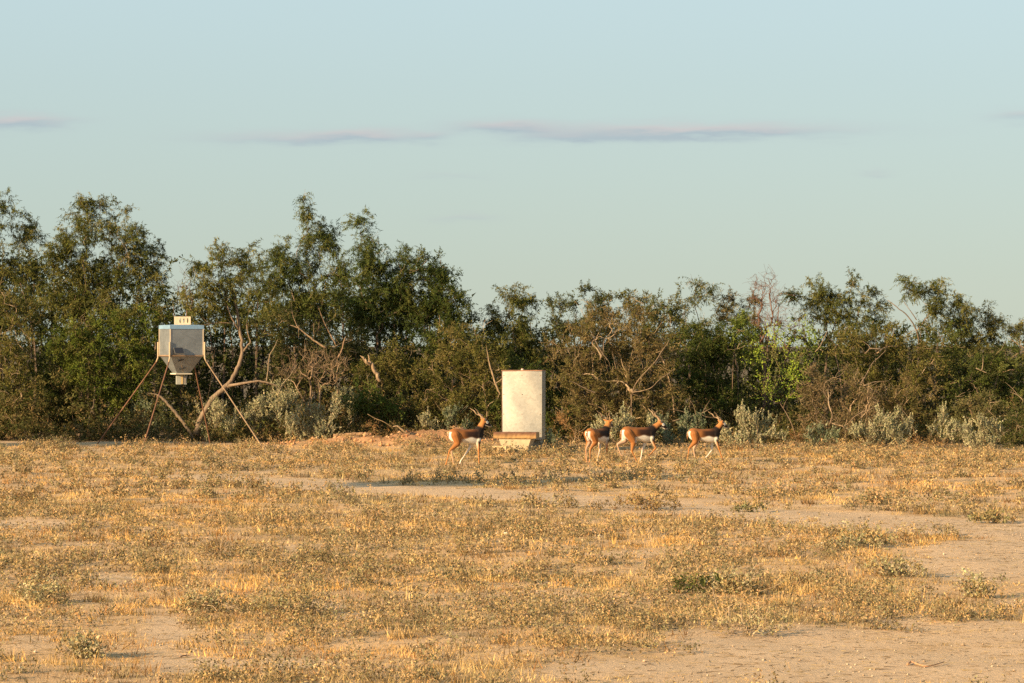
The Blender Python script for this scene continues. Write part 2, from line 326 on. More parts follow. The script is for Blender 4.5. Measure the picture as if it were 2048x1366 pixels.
def bez(a, c, b, k):
    t = np.linspace(0, 1, k)[:, None]; return (1 - t) ** 2 * a + 2 * t * (1 - t) * c + t ** 2 * b
def grow(base, lobes, S, rng, stems=1, fork=0.35, extra=None, extra_r=.03, clump=1, clsz=.13, clv=1.0, dens=1.0, tipr=.0030, rmax=.10, thin=1.0):
    """lobes: (centre xyz, radii xyz). returns (wood MB, leaf MB)"""
    wood, leaf = MB(), MB(); att = []
    for ce, ra in lobes:
        n = max(4, int(S['d'] * dens * math.pi * ra[0] * ra[2]))
        u = unit(rng.normal(size=(n, 3))) * (rng.random((n, 1)) ** 0.42)
        if clump > 1 and n > 12:          # twigs gather in clumps with gaps between
            m = max(3, n // clump); pick = rng.integers(0, m, n); u = u[:m][pick]; att.append(ce + u * ra + rng.normal(size=(n, 3)) * clsz * np.array([1, 1, clv]))
        else: att.append(ce + u * ra)
    att = np.vstack(att); att = att[att[:, 2] > float(base[2]) + 0.05]
    cen = att.mean(0)
    P = []; par = []; pd = []; pl = []; chains = []
    def addchain(pts, p0):
        ids = []
        for k, q in enumerate(pts):
            prev = p0 if k == 0 else ids[-1]
            d = q - (P[prev] if prev >= 0 else q - np.array([0, 0, .3])); l = np.linalg.norm(d)
            P.append(q); par.append(prev); pd.append(d / (l + 1e-9)); pl.append((pl[prev] if prev >= 0 else 0) + l); ids.append(len(P) - 1)
        return ids
    fz = base[2] + (att[:, 2].min() - base[2]) * 0.6 + fork * (cen[2] - base[2]) * 0.6
    for s in range(stems):
        b0 = np.array(base) + (rng.normal(size=3) * [0.12, 0.10, 0] if stems > 1 else 0)
        b0[2] = float(gz(b0[0], b0[1])) - 0.05
        tgt = np.array([base[0], base[1], 0]) + (cen - base) * [.45, .45, 0] + rng.normal(size=3) * [.35 if stems > 1 else .12, .25 if stems > 1 else .1, 0]
        tgt[2] = max(fz, b0[2] + 0.25)
        ctl = (b0 + tgt) / 2 + rng.normal(size=3) * [.18, .12, 0]
        ids = addchain(bez(b0, ctl, tgt, 7), -1); chains.append((ids, False, True))
    fixed = {}
    if extra:
        for e_i, pts in enumerate(extra):
            pts = np.array(pts, float); t0 = np.linspace(0, 1, len(pts)); t1 = np.linspace(0, 1, len(pts) * 3)
            q = np.stack([np.interp(t1, t0, pts[:, i]) for i in range(3)], -1)
            for _ in range(2): q[1:-1] = (q[:-2] + 2 * q[1:-1] + q[2:]) / 4
            er = extra_r[e_i] if isinstance(extra_r, (list, tuple)) else extra_r
            q += rng.normal(size=q.shape) * er * .15
            ids = addchain(q, -1); chains.append((ids, None, True))
            for a_, i_ in enumerate(ids): fixed[i_] = er * (1 - .72 * a_ / len(ids)) * rng.uniform(.9, 1.1)
    order = np.argsort(np.linalg.norm(att - np.array([base[0], base[1], fz]), axis=1)); tips = []; tdirs = []
    for i in order:
        a = att[i]; Pn = np.array(P); d = a - Pn; dist = np.linalg.norm(d, axis=1)
        al = (d * np.array(pd)).sum(1) / (dist + 1e-9)
        cost = dist * (1.35 - 0.35 * al) + 0.22 * np.array(pl) + (Pn[:, 2] > a[2] + 0.2) * 0.6
        j = int(np.argmin(cost)); L0 = dist[j]
        ctl = Pn[j] + np.array(pd[j]) * L0 * 0.5 + rng.normal(size=3) * L0 * 0.10
        pts = bez(Pn[j], ctl, a, 5)[1:]; pts[:-1] += rng.normal(size=(3, 3)) * L0 * 0.025
        ids = addchain(pts, j); barebr = rng.random() < S['bare']
        chains.append(([j] + ids, barebr, False))
        if not barebr: tips.append(a); tdirs.append(unit(pts[-1] - pts[-2]))
        elif S['tw'] == 0 or rng.random() < .8:       # a bare forked spray
            for _ in range(3):
                e = a + unit(rng.normal(size=3) + np.array(pd[ids[-1]]) * 1.0 + [0, 0, .3]) * rng.uniform(.12, .4)
                ch = addchain(bez(a, (a + e) / 2 + rng.normal(size=3) * .05, e, 3)[1:], ids[-1]); chains.append(([ids[-1]] + ch, True, False))
    acc = np.zeros(len(P)); kids = np.zeros(len(P), int)
    for i in range(len(P) - 1, -1, -1):
        if kids[i] == 0: acc[i] = 1
        if par[i] >= 0: acc[par[i]] += acc[i] if True else 0; kids[par[i]] += 1
    rad = np.minimum(tipr * acc ** 0.46, rmax) * thin
    for i_, r_ in fixed.items(): rad[i_] = max(r_, min(rad[i_], r_ * 1.3))
    Pn = np.array(P)
    for ids, br, trunk in chains:
        p = Pn[ids]; r = rad[ids].copy()
        if not trunk: r[0] = min(r[0], r[1] * 1.25)
        else: r[0] = r[0] * 1.25
        rm = r.max(); sides = 8 if rm > .05 else 5 if rm > .014 else 3
        tone = rng.uniform(0.75, 1.3); c = np.array(S['bark']) * tone
        if br is None: c = np.array((.17, .125, .088))
        elif br and S['tw'] > 0: c = np.array((.30, .22, .145)) * tone
        wood.tube(p, r, sides, c, cap=rm > .02)
    if tips: leaves(leaf, np.array(tips), np.array(tdirs), S, rng)
    return wood, leaf

def plant(name, label, cat, sp, Yb, bx, lobes, group=None, seed=0, extra=None, stems=None, dens=1.0, Sx=None, **kw):
    rng = np.random.default_rng(seed * 7919 + 13); S = dict(SPECIES[sp]); S.update(Sx or {})
    if Sx and 'cols' in Sx: S['cols'] = [tuple(1.35 * q for q in c_) for c_ in Sx['cols']]
    base = gp(bx, Yb); L3 = []
    for lb in lobes:
        px, py, rx, ry = lb[:4]; ry *= {'sage': 1.2, 'bluesage': 1.2, 'mesquite': .82}.get(sp, .98); rx *= {'mesquite': .9, 'sage': 1.18}.get(sp, 1); dy = lb[4] if len(lb) > 4 else rng.uniform(-.5, .5)
        Yl = Yb + dy; ce = pw(px, py, Yl); r = np.array([rx, 0, ry]) * Yl / F; r[1] = 0.75 * (r[0] + r[2]) / 2 + .1
        L3.append((ce, r))
    if stems is None: stems = 1 if sp in ('mesquite', 'dark', 'lime') else 4
    ex = [[pw(x, y, Yb + (d if d else 0)) for x, y, d in e] for e in extra] if extra else None
    if sp in ('mesquite', 'green', 'dark', 'olive', 'brush', 'sage', 'bluesage'):
        kw.setdefault('clump', {'mesquite': 5, 'sage': 4, 'bluesage': 4}.get(sp, 3)); kw.setdefault('clsz', {'mesquite': .16, 'sage': .07, 'bluesage': .07}.get(sp, .16)); kw.setdefault('clv', 1.5 if sp == 'mesquite' else 1.0)
    wood, leaf = grow(base, L3, S, rng, stems=stems, extra=ex, dens=dens, **kw)
    o = empty(name, base, label, cat, group); inv = np.array(base)
    low = sp in ('sage', 'bluesage', 'drybush', 'brush', 'dead')
    for mb, nm, mt in ((wood, 'stems' if low else 'trunk', MAT['bark']), (leaf, 'foliage' if low else 'crown', MAT['leaf'])):
        if mb.n:
            mb.v = [v - inv for v in mb.v]; mb.build(nm, mt, o, nm in ('stems', 'trunk'))
    return o

TREES, SHRUBS, SAGES = 'trees of the thicket behind the clearing', 'shrubs of the thicket', 'silvery shrubs along the thicket edge'
# ---- left trees
plant('mesquite_tree', 'tall feathery tree cut by the left edge of the picture', 'tree', 'mesquite', 91, -20,
      [(-10, 430, 40, 45), (45, 470, 40, 38), (-30, 520, 70, 60), (40, 545, 60, 50), (-10, 620, 80, 60)], TREES, 1)
plant('mesquite_tree', 'tallest wide feathery olive tree on the left, behind the feeder', 'tree', 'mesquite', 90, 190,
      [(160, 425, 42, 30), (215, 430, 40, 34), (175, 475, 60, 40), (250, 475, 40, 40), (130, 520, 50, 45), (285, 510, 30, 40), (215, 540, 80, 50), (300, 560, 40, 45), (110, 590, 60, 50), (200, 610, 110, 50)], TREES, 2)
plant('leafy_bush', 'bright green leafy bush left of the metal feeder', 'bush', 'green', 86.6, 190,
      [(130, 690, 50, 45), (210, 670, 80, 50), (290, 650, 50, 45), (180, 730, 90, 50), (280, 720, 50, 50), (240, 790, 60, 40)], SHRUBS, 3, stems=3)
plant('thorn_shrub', 'olive shrub with pale bare twigs at far left edge', 'bush', 'olive', 86.4, 20,
      [(10, 620, 50, 45), (55, 640, 40, 40), (20, 690, 60, 40), (40, 750, 60, 40), (10, 820, 50, 40)], SHRUBS, 4, Sx=dict(bare=.2))
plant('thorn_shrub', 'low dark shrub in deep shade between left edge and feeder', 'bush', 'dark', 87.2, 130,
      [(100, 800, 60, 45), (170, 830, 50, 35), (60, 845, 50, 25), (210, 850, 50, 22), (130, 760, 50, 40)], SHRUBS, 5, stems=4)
# ---- tree with bent trunk right of the feeder
BT = [[(392, 868, 0), (402, 835, 0), (418, 808, 0), (436, 786, -.1), (455, 772, -.1), (466, 756, -.1), (478, 730, 0), (486, 705, 0), (484, 680, 0), (478, 650, 0), (474, 620, .2), (466, 590, .3), (460, 560, .4)],
      [(455, 772, -.1), (475, 768, -.3), (500, 764, -.4), (520, 762, -.4), (540, 766, -.4), (556, 773, -.4)],
      [(486, 705, 0), (494, 692, -.1), (502, 684, -.1), (497, 672, -.1), (493, 650, -.1), (496, 630, 0)],
      [(478, 660, 0), (468, 645, -.1), (460, 630, -.1), (455, 612, 0), (450, 590, 0)]]
plant('mesquite_tree', 'tree with bent pale trunk forking beside the right feeder leg', 'tree', 'mesquite', 84.6, 392,
      [(400, 535, 35, 25), (440, 505, 30, 30), (420, 580, 50, 35), (470, 540, 40, 40), (505, 520, 40, 38), (450, 625, 45, 30), (520, 580, 50, 45), (380, 610, 40, 30)], TREES, 6, extra=BT, extra_r=[.085, .045, .030, .026], dens=.8)
plant('bare_branches', 'arching bare twigs against sky between the two left trees', 'branches', 'dead', 88, 372,
      [(370, 565, 22, 30), (385, 595, 25, 25)], None, 7, stems=2, dens=.45)
plant('mesquite_tree', 'tall spired tree with a thin top shoot near centre-left skyline', 'tree', 'mesquite', 88.5, 640,
      [(611, 440, 14, 45), (606, 402, 6, 14), (622, 475, 24, 35), (650, 470, 26, 30), (672, 478, 22, 36), (565, 500, 26, 34), (545, 540, 40, 40), (600, 545, 55, 50), (670, 555, 55, 50), (620, 620, 80, 45), (560, 620, 50, 45)], TREES, 8,
      Sx=dict(cols=[(.07, .085, .022), (.10, .105, .03), (.05, .066, .018)]), rmax=.12)
plant('mesquite_tree', 'dark tree with two narrow peaks right of the spired tree', 'tree', 'mesquite', 87.8, 745,
      [(727, 468, 20, 40), (752, 480, 18, 35), (735, 530, 45, 45), (795, 510, 28, 32), (780, 560, 60, 50), (720, 610, 60, 50), (800, 625, 60, 45), (770, 600, 70, 50)], TREES, 9, dens=1.15,
      Sx=dict(cols=[(.055, .075, .02), (.085, .095, .026), (.04, .058, .016)]))
plant('evergreen_tree', 'rounded glossy dark green tree sloping down to the lower right hedge', 'tree', 'dark', 87.2, 870,
      [(845, 545, 40, 35), (885, 565, 36, 40), (855, 600, 55, 45), (910, 610, 32, 45), (930, 650, 25, 40), (880, 670, 60, 40)], TREES, 10, dens=1.35, clump=2, clsz=.2)
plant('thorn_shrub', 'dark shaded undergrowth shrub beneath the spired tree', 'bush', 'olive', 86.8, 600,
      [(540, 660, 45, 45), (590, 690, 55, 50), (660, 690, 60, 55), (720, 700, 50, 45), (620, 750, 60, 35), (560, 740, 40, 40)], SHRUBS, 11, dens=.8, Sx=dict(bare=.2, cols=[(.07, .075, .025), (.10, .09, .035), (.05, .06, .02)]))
plant('dry_bush', 'arching heap of bare brown twigs behind the left silvery shrubs', 'bush', 'dead', 85.6, 640,
      [(620, 720, 55, 25), (590, 745, 45, 22), (660, 735, 45, 35)], None, 12, stems=6, dens=.9, Sx=dict(bark=(.20, .14, .09)))
plant('leafy_bush', 'dense dark olive bush below the rounded dark green tree', 'bush', 'olive', 86, 790,
      [(740, 760, 55, 45), (800, 720, 55, 45), (840, 770, 60, 50), (770, 820, 60, 30), (850, 830, 50, 28)], SHRUBS, 13)
plant('leafy_bush', 'fresh green low bush above the fallen log', 'bush', 'green', 85, 750,
      [(735, 790, 35, 28), (760, 820, 30, 22), (715, 815, 22, 18)], SHRUBS, 14, Sx=dict(cols=[(.07, .10, .02), (.10, .12, .03), (.05, .075, .018)]))
plant('leafy_bush', 'olive green bush directly left behind the metal tank', 'bush', 'olive', 84.5, 930,
      [(920, 690, 55, 40), (965, 700, 45, 45), (900, 750, 50, 45), (960, 770, 50, 45), (920, 820, 50, 30), (985, 825, 35, 25)], SHRUBS, 15)
plant('mesquite_tree', 'small airy feathery tree rising behind the metal tank', 'tree', 'mesquite', 88, 1010,
      [(1020, 600, 40, 24), (1055, 605, 25, 24), (985, 640, 40, 32), (1035, 645, 45, 34), (1010, 690, 60, 40), (1060, 700, 40, 40)], TREES, 16)
plant('leafy_bush', 'dark leafy bush hidden mostly behind the metal tank', 'bush', 'dark', 84.8, 1040,
      [(1030, 760, 60, 45), (1080, 770, 45, 50), (1010, 820, 45, 35), (1100, 830, 35, 30)], SHRUBS, 17)
# ---- right of the tank
plant('thorn_shrub', 'spiky dark topped shrub on skyline right of the tank', 'bush', 'dark', 88, 1130,
      [(1110, 605, 24, 22), (1140, 610, 16, 20), (1130, 650, 50, 32), (1170, 580, 16, 14), (1190, 610, 30, 30)], SHRUBS, 18, Sx=dict(cols=[(.06, .07, .03), (.08, .085, .035), (.045, .055, .024)]))
BB = [[(1262, 870, 0), (1265, 845, 0), (1262, 815, 0), (1264, 785, -.3), (1272, 765, -.6), (1290, 745, -.8), (1310, 725, -1.0), (1325, 700, -1.0), (1338, 680, -1.)],
      [(1264, 785, -.3), (1285, 782, -.7), (1305, 775, -.9), (1320, 757, -1.0), (1340, 746, -1.1)],
      [(1190, 785, -.9), (1165, 775, -1.0), (1150, 765, -1.0), (1135, 762, -1.1)],
      [(1215, 720, -.9), (1200, 700, -1.0), (1190, 680, -1.), (1180, 660, -1.0)],
      [(1200, 720, -.9), (1208, 700, -1.0), (1206, 685, -1.0), (1212, 675, -1.)]]
plant('brush_tree', 'broad grey-brown domed bush with pale forked branches right of the tank', 'bush', 'brush', 83.4, 1240,
      [(1140, 690, 55, 40), (1190, 650, 60, 40), (1260, 650, 60, 40), (1230, 710, 75, 45), (1305, 710, 50, 50), (1150, 760, 50, 50), (1220, 780, 75, 50), (1310, 790, 60, 45), (1170, 830, 60, 35), (1260, 845, 60, 25)], SHRUBS, 19, extra=BB, extra_r=[.026, .016, .016, .016, .013], stems=5)
plant('olive_tree', 'pale olive small tree on skyline above the domed bush', 'tree', 'olive', 88, 1240,
      [(1240, 608, 34, 24), (1280, 615, 30, 24), (1230, 640, 50, 30)], TREES, 20)
plant('olive_tree', 'yellow-green rounded tree on skyline above the two middle antelopes', 'tree', 'olive', 87.5, 1325,
      [(1320, 608, 30, 24), (1350, 620, 36, 28), (1310, 650, 50, 35), (1370, 660, 50, 35)], TREES, 21, Sx=dict(cols=[(.095, .10, .028), (.125, .115, .04), (.07, .08, .022)]))
plant('mesquite_tree', 'small feathery tree with open stems poking above the right hedge', 'tree', 'mesquite', 88.5, 1405,
      [(1388, 566, 14, 18), (1410, 572, 20, 18), (1425, 585, 14, 14), (1395, 600, 20, 14)], TREES, 22, dens=.9)
plant('leafy_bush', 'shaded dark bush behind the rightmost antelope', 'bush', 'dark', 86, 1410,
      [(1390, 690, 50, 40), (1430, 710, 50, 50), (1380, 750, 50, 50), (1440, 780, 50, 45), (1400, 830, 50, 30), (1460, 820, 35, 30)], SHRUBS, 23)
plant('mesquite_tree', 'thin brownish feathery tree left of the dead red-brown tree', 'tree', 'mesquite', 88.3, 1470,
      [(1465, 592, 20, 18), (1500, 600, 20, 25), (1450, 625, 30, 25), (1490, 640, 35, 25)], TREES, 24, dens=.8, Sx=dict(cols=[(.10, .085, .035), (.12, .10, .045), (.08, .075, .03)]))
plant('dead_tree', 'dead leafless red-brown twiggy tree on the right skyline', 'tree', 'dead', 86.8, 1535,
      [(1530, 565, 28, 28), (1520, 595, 30, 24), (1555, 600, 22, 22), (1540, 640, 50, 30), (1580, 660, 45, 30), (1540, 690, 50, 25)], None, 25, stems=3, dens=1.0, fork=.5)
plant('leafy_bush', 'vivid green bush patch left of the lime sapling', 'bush', 'green', 85.6, 1475,
      [(1470, 655, 32, 24), (1500, 665, 26, 24), (1475, 700, 35, 28)], SHRUBS, 26, Sx=dict(cols=[(.085, .12, .022), (.11, .14, .03), (.06, .085, .018)]))
plant('lime_sapling', 'lime green sapling with ascending leafy shoots in the right hedge', 'tree', 'lime', 82.6, 1580,
      [(1560, 680, 45, 24), (1610, 680, 30, 28), (1530, 715, 32, 22), (1580, 720, 50, 32), (1550, 760, 50, 30), (1600, 765, 35, 28), (1560, 800, 40, 22)], None, 27, stems=2)
plant('mesquite_tree', 'feathery pointed tree right of the dead red-brown tree', 'tree', 'mesquite', 87.5, 1670,
      [(1640, 575, 26, 24), (1665, 585, 24, 30), (1704, 560, 13, 24), (1700, 595, 24, 30), (1650, 625, 45, 35), (1705, 640, 40, 35), (1585, 590, 24, 18)], TREES, 28)
plant('mesquite_tree', 'sparse thin grey tree between two feathery trees on right skyline', 'tree', 'mesquite', 88, 1745,
      [(1745, 580, 18, 18), (1735, 605, 18, 18), (1765, 615, 20, 18), (1750, 645, 35, 28)], TREES, 29, dens=.5)
RT = [[(1835, 840, .5), (1836, 720, .3), (1838, 680, 0), (1832, 655, -.2), (1815, 630, -.3), (1795, 615, -.4), (1775, 600, -.3)], [(1836, 660, -.2), (1850, 640, -.2), (1862, 620, 0)], [(1833, 640, -.2), (1820, 620, -.3), (1808, 605, -.2)]]
plant('mesquite_tree', 'twin-crowned feathery tree with pale arched limbs on right skyline', 'tree', 'mesquite', 86.8, 1850,
      [(1815, 575, 20, 28), (1838, 585, 16, 30), (1875, 580, 22, 30), (1868, 610, 22, 26), (1920, 605, 22, 26), (1935, 630, 26, 30), (1890, 650, 50, 30)], TREES, 30, extra=RT, extra_r=[.03, .018, .015])
plant('mesquite_tree', 'rounded drooping tree near the right edge skyline', 'tree', 'mesquite', 87.4, 1985,
      [(1975, 645, 36, 22), (2000, 660, 30, 26), (1960, 680, 45, 30), (2040, 660, 26, 22), (2060, 690, 40, 35)], TREES, 31, Sx=dict(cols=[(.095, .095, .03), (.12, .11, .04), (.07, .075, .024)]))
RB = [[(1720, 770, -1), (1735, 745, -1), (1745, 725, -1), (1758, 715, -1), (1772, 700, -1)], [(1727, 772, -1), (1745, 764, -1), (1772, 762, -1)],
      [(1730, 708, -1), (1742, 695, -1), (1736, 690, -1), (1725, 682, -1)], [(1740, 697, -1), (1765, 698, -1)]]
plant('thorn_shrub', 'broad olive shrub with pale broken limbs below the twin-crowned tree', 'bush', 'olive', 85, 1800,
      [(1700, 690, 45, 40), (1760, 690, 55, 40), (1830, 690, 55, 40), (1720, 740, 50, 40), (1790, 745, 60, 45), (1850, 750, 50, 40), (1810, 800, 55, 40)], SHRUBS, 32, extra=RB, extra_r=[.02, .017, .016, .013])
plant('leafy_bush', 'dark green bush under the drooping tree near right edge', 'bush', 'dark', 85.2, 1930,
      [(1900, 700, 45, 40), (1960, 730, 50, 40), (2020, 720, 45, 45), (1900, 770, 45, 40), (1960, 790, 50, 45), (2040, 790, 45, 50)], SHRUBS, 33, Sx=dict(cols=[(.065, .085, .02), (.09, .10, .03), (.05, .06, .02)], bare=.1))
RC = [[(1690, 870, 0), (1660, 845, -.5), (1640, 828, -.7), (1633, 815, -.8)], [(1660, 848, -.6), (1665, 830, -.7), (1662, 815, -.8)], [(1690, 870, 0), (1700, 840, -.6), (1720, 825, -.8), (1750, 815, -.9)]]
plant('brush_tree', 'grey-brown twiggy domed bush below the lime sapling', 'bush', 'brush', 81.6, 1680,
      [(1640, 775, 45, 32), (1690, 765, 45, 30), (1730, 790, 40, 38), (1650, 820, 55, 35), (1710, 840, 50, 32), (1640, 860, 40, 20)], SHRUBS, 34, extra=RC, extra_r=.016, Sx=dict(bare=.4, cols=[(.13, .10, .055), (.11, .09, .045), (.15, .11, .065)]))
plant('brush_tree', 'pale brown twiggy bush above the right silvery shrubs', 'bush', 'brush', 82.4, 1810,
      [(1780, 800, 40, 30), (1820, 790, 40, 32), (1800, 840, 45, 26)], SHRUBS, 35, Sx=dict(bare=.3))
plant('brush_tree', 'olive-grey fine bush right of the dark gap near right edge', 'bush', 'brush', 81.6, 1930,
      [(1920, 830, 45, 30), (1970, 810, 40, 32), (1900, 860, 40, 22), (2000, 850, 35, 24)], SHRUBS, 36, Sx=dict(bare=.08, cols=[(.13, .115, .05), (.11, .105, .042), (.09, .09, .035)]))
plant('thorn_shrub', 'dark low bush at the right edge beside silvery shrub', 'bush', 'olive', 80.5, 2030,
      [(2020, 860, 35, 28), (2050, 840, 35, 35), (2035, 885, 35, 15)], SHRUBS, 37, Sx=dict(cols=[(.075, .08, .025), (.10, .09, .035), (.05, .06, .02)]))
# ---- low silvery shrubs and dry brush along the edge
for k, (bx, Yb, lob, sp, lab) in enumerate([
    (560, 85.2, [(540, 820, 45, 38), (580, 810, 45, 35), (520, 850, 40, 25)], 'sage', 'large silvery shrub right of the feeder, behind the bushier one'),
    (625, 83.6, [(610, 840, 38, 32), (650, 845, 28, 28), (620, 868, 40, 14)], 'sage', 'rounded silvery shrub left of the fallen log'),
    (690, 85.4, [(700, 800, 28, 30), (670, 790, 24, 24), (715, 815, 20, 20)], 'sage', 'silvery shrub standing above the left end of fallen log'),
    (425, 84.6, [(415, 840, 28, 32), (450, 850, 26, 25), (440, 825, 20, 20)], 'sage', 'greyish shrub between the back and right feeder legs'),
    (290, 86.4, [(280, 825, 32, 30), (310, 845, 32, 28), (265, 850, 24, 18)], 'bluesage', 'shaded grey shrub between the left and front feeder legs'),
    (850, 84.2, [(850, 855, 18, 16), (870, 860, 14, 12)], 'sage', 'small silvery shrub just left of the leftmost antelope'),
    (910, 83.8, [(905, 840, 26, 18), (930, 850, 22, 16)], 'bluesage', 'bluish shrub behind the back of the leftmost antelope'),
    (1095, 78.6, [(1095, 875, 14, 16), (1108, 885, 16, 12)], 'bluesage', 'small grey shrub at the right side of the concrete trough'),
    (1240, 80.6, [(1205, 855, 28, 18), (1245, 848, 26, 22), (1280, 850, 26, 18)], 'sage', 'silvery shrub behind the two middle antelopes'),
    (1365, 80.2, [(1340, 868, 34, 24), (1380, 862, 36, 26), (1320, 850, 26, 18)], 'bluesage', 'dark bluish green shrub between third and rightmost antelope'),
    (1490, 80.0, [(1475, 858, 30, 28), (1510, 855, 32, 28), (1540, 870, 26, 20), (1490, 882, 40, 10)], 'sage', 'pale silvery shrub right beside the rightmost antelope'),
    (1640, 79.6, [(1625, 880, 22, 16), (1650, 876, 22, 18)], 'bluesage', 'small grey-green shrub below the twiggy brown bush'),
    (1760, 79.2, [(1730, 870, 26, 22), (1770, 855, 36, 24), (1800, 865, 32, 22), (1760, 886, 45, 12)], 'sage', 'broad silvery shrub low in the right hedge'),
    (1880, 80.2, [(1870, 850, 32, 22), (1910, 860, 30, 22)], 'sage', 'silvery shrub between the two brightest right-hand shrubs'),
    (1965, 78.6, [(1940, 870, 26, 26), (1975, 865, 28, 32), (1960, 890, 36, 13)], 'sage', 'tall bright silvery shrub nearest the right edge')]):
    plant('silver_shrub', lab, 'bush', sp, Yb, bx, lob, SAGES, 60 + k, stems=5)
for k, (bx, Yb, lob, lab) in enumerate([
    (1130, 81.0, [(1125, 850, 22, 26), (1145, 870, 24, 18)], 'orange-brown dry bush right behind the metal tank'),
    (760, 82.6, [(750, 855, 22, 12), (785, 862, 24, 10)], 'straw-coloured dry brush heaped on the reddish mound'),
    (1590, 80.2, [(1590, 878, 28, 16)], 'rusty dry tuft between silvery shrubs below the sapling'),
    (985, 82.5, [(980, 868, 18, 18)], 'brownish dry bush between leftmost antelope and the trough'),
    (1850, 79.2, [(1845, 886, 30, 12), (1880, 888, 20, 10)], 'yellowish dry brush between two silvery shrubs on the right')]):
    plant('dry_bush', lab, 'bush', 'drybush', Yb, bx, lob, 'dry brush along the thicket edge', 90 + k, stems=6)

# ---- deeper thicket: one mass behind the front rows
rng = np.random.default_rng(5)
wood, leaf = MB(), MB(); S = SPECIES['dark']
xs = np.arange(-300, 2400, 34.0)
tops = lambda p: np.interp(p, [-300, 0, 300, 360, 520, 850, 950, 1100, 1400, 1700, 1900, 2048, 2400], [470, 500, 520, 600, 560, 560, 640, 640, 645, 640, 660, 690, 690])
T = []; D = []
for p in xs:
    for _ in range(2):
        Yb = rng.uniform(90, 99); b = gp(p + rng.uniform(-20, 20), Yb); top = pw(p, tops(p) + rng.uniform(0, 70), Yb)
        wood.tube(bez(b, (b + top) / 2 + rng.normal(size=3) * .3, top, 6), np.linspace(.06, .012, 6), 5, np.array((.11, .08, .06)))
        n = int(8 * (top[2] + .5)); t = rng.random((n, 1)) ** .8
        q = b + (top - b) * t + rng.normal(size=(n, 3)) * [.55, .5, .25]; q[:, 2] = np.maximum(q[:, 2], .15)
        T.append(q); D.append(unit(rng.normal(size=(n, 3)) + [0, 0, .4]))
n = 2200; xx = rng.uniform(-20, 20, n); yy = rng.uniform(92, 99, n); T.append(np.stack([xx, yy, rng.random(n) * 2.4 + .1], -1)); D.append(unit(rng.normal(size=(n, 3)) + [0, 0, .4]))
S = dict(S); S.update(lv=7, tw=5, ll=.13, lw=.055, tl=(.2, .5), cols=[(.05, .06, .018), (.065, .072, .022), (.035, .048, .014)])
leaves(leaf, np.vstack(T), np.vstack(D), S, rng)
th = leaf.build('background_thicket', MAT['leaf']); tag(th, 'dense dark thicket filling the gaps behind the front trees', 'thicket', kind='stuff')
o = wood.build('stems', MAT['bark'], th); o['kind'] = 'stuff'

# ---- low undergrowth that closes the foot of the thicket
ug = MB(); n = 4600; xx = rng.uniform(-16.5, 17, n); yy = rng.uniform(0, 1, n) ** .9 * 5.5 + 84.0 - 1.4 * smooth(2, 8, xx); zz = rng.random(n) ** .9 * (.25 + 1.9 * vnoise(xx, yy, 1.4, 71) * smooth(83.2, 86, yy))
q = np.stack([xx, yy, gz(xx, yy) + zz], -1); mk = (mound(xx, yy) < .12); q = q[mk]
S = dict(SPECIES['olive']); S.update(tw=5, lv=7, tl=(.12, .4), ll=.085, lw=.034, up=.7, cols=[(.10, .095, .034), (.14, .112, .046), (.07, .075, .024), (.18, .13, .06)])
leaves(ug, q, unit(rng.normal(size=q.shape) + [0, 0, .8]), S, rng)
o = ug.build('undergrowth', MAT['leaf']); tag(o, 'tangled low undergrowth along the foot of the thicket', 'undergrowth', kind='stuff')

# ---- trees standing just left of the picture, whose long shadows reach into it
for k, (x, y, h, r) in enumerate([(-11.8, 50.9, 5.8, 1.7), (-13.6, 49.4, 5.9, 1.7), (-17.4, 78.0, 3.0, 2.2), (-19.8, 76.6, 4.2, 2.2)]):
    rg = np.random.default_rng(300 + k); S = dict(SPECIES['mesquite']); S.update(d=14, ll=.12, lw=.045)
    base = np.array([x, y, float(gz(x, y))])
    w, lf = grow(base, [(np.array([x, y, h - .1]), np.array([r, r, .6])), (np.array([x + .8, y + .5, h - .7]), np.array([r * .8, r * .8, .6])), (np.array([x - .7, y - .4, h - .6]), np.array([r * .8, r * .8, .6]))], S, rg)
    o = empty('mesquite_tree', base, ['feathery tree beyond the left edge, nearest to the camera', 'feathery tree beyond the left edge, behind the nearest one', 'feathery tree beyond the left edge near the feeder', 'feathery tree farthest out beyond the left edge'][k], 'tree', 'trees beyond the left edge')
    for mb, nm, mt in ((w, 'trunk', 'bark'), (lf, 'crown', 'leaf')):
        mb.v = [v - base for v in mb.v]; mb.build(nm, MAT[mt], o)

# ------------------------------------------------------------------ dead limbs lying and leaning
def limb(name, label, cat, paths, Y0, col=(.34, .24, .15), sides=8, group=None, mat='bark', knob=.09, seed=0, thin=.46):
    """paths: [(px, py, dY, radius m), ...] polylines"""
    rg = np.random.default_rng(seed + 500); b = paths[0][0]; base = pw(b[0], b[1], Y0 + b[2]); mb = MB()
    for p in paths:
        q = np.array([pw(a[0], a[1], Y0 + a[2]) for a in p]); r = np.array([a[3] for a in p]) * thin
        t = np.linspace(0, 1, len(p)); tt = np.linspace(0, 1, len(p) * 4)
        qq = np.stack([np.interp(tt, t, q[:, i]) for i in range(3)], -1)
        for _ in range(2): qq[1:-1] = (qq[:-2] + 2 * qq[1:-1] + qq[2:]) / 4
        rr = np.interp(tt, t, r) * (1 - .6 * smooth(.75, 1.0, tt)); qq += rg.normal(size=qq.shape) * rr[:, None] * knob * 2
        mb.tube(qq - base, rr * rg.uniform(.9, 1.1, len(rr)), sides, np.array(col) * np.array([.52, .54, .58]) * rg.uniform(.8, 1.2, (len(rr) * sides + 2, 1)))
    o = mb.build(name, MAT[mat], None, True); o.location = tuple(base); return tag(o, label, cat, group)
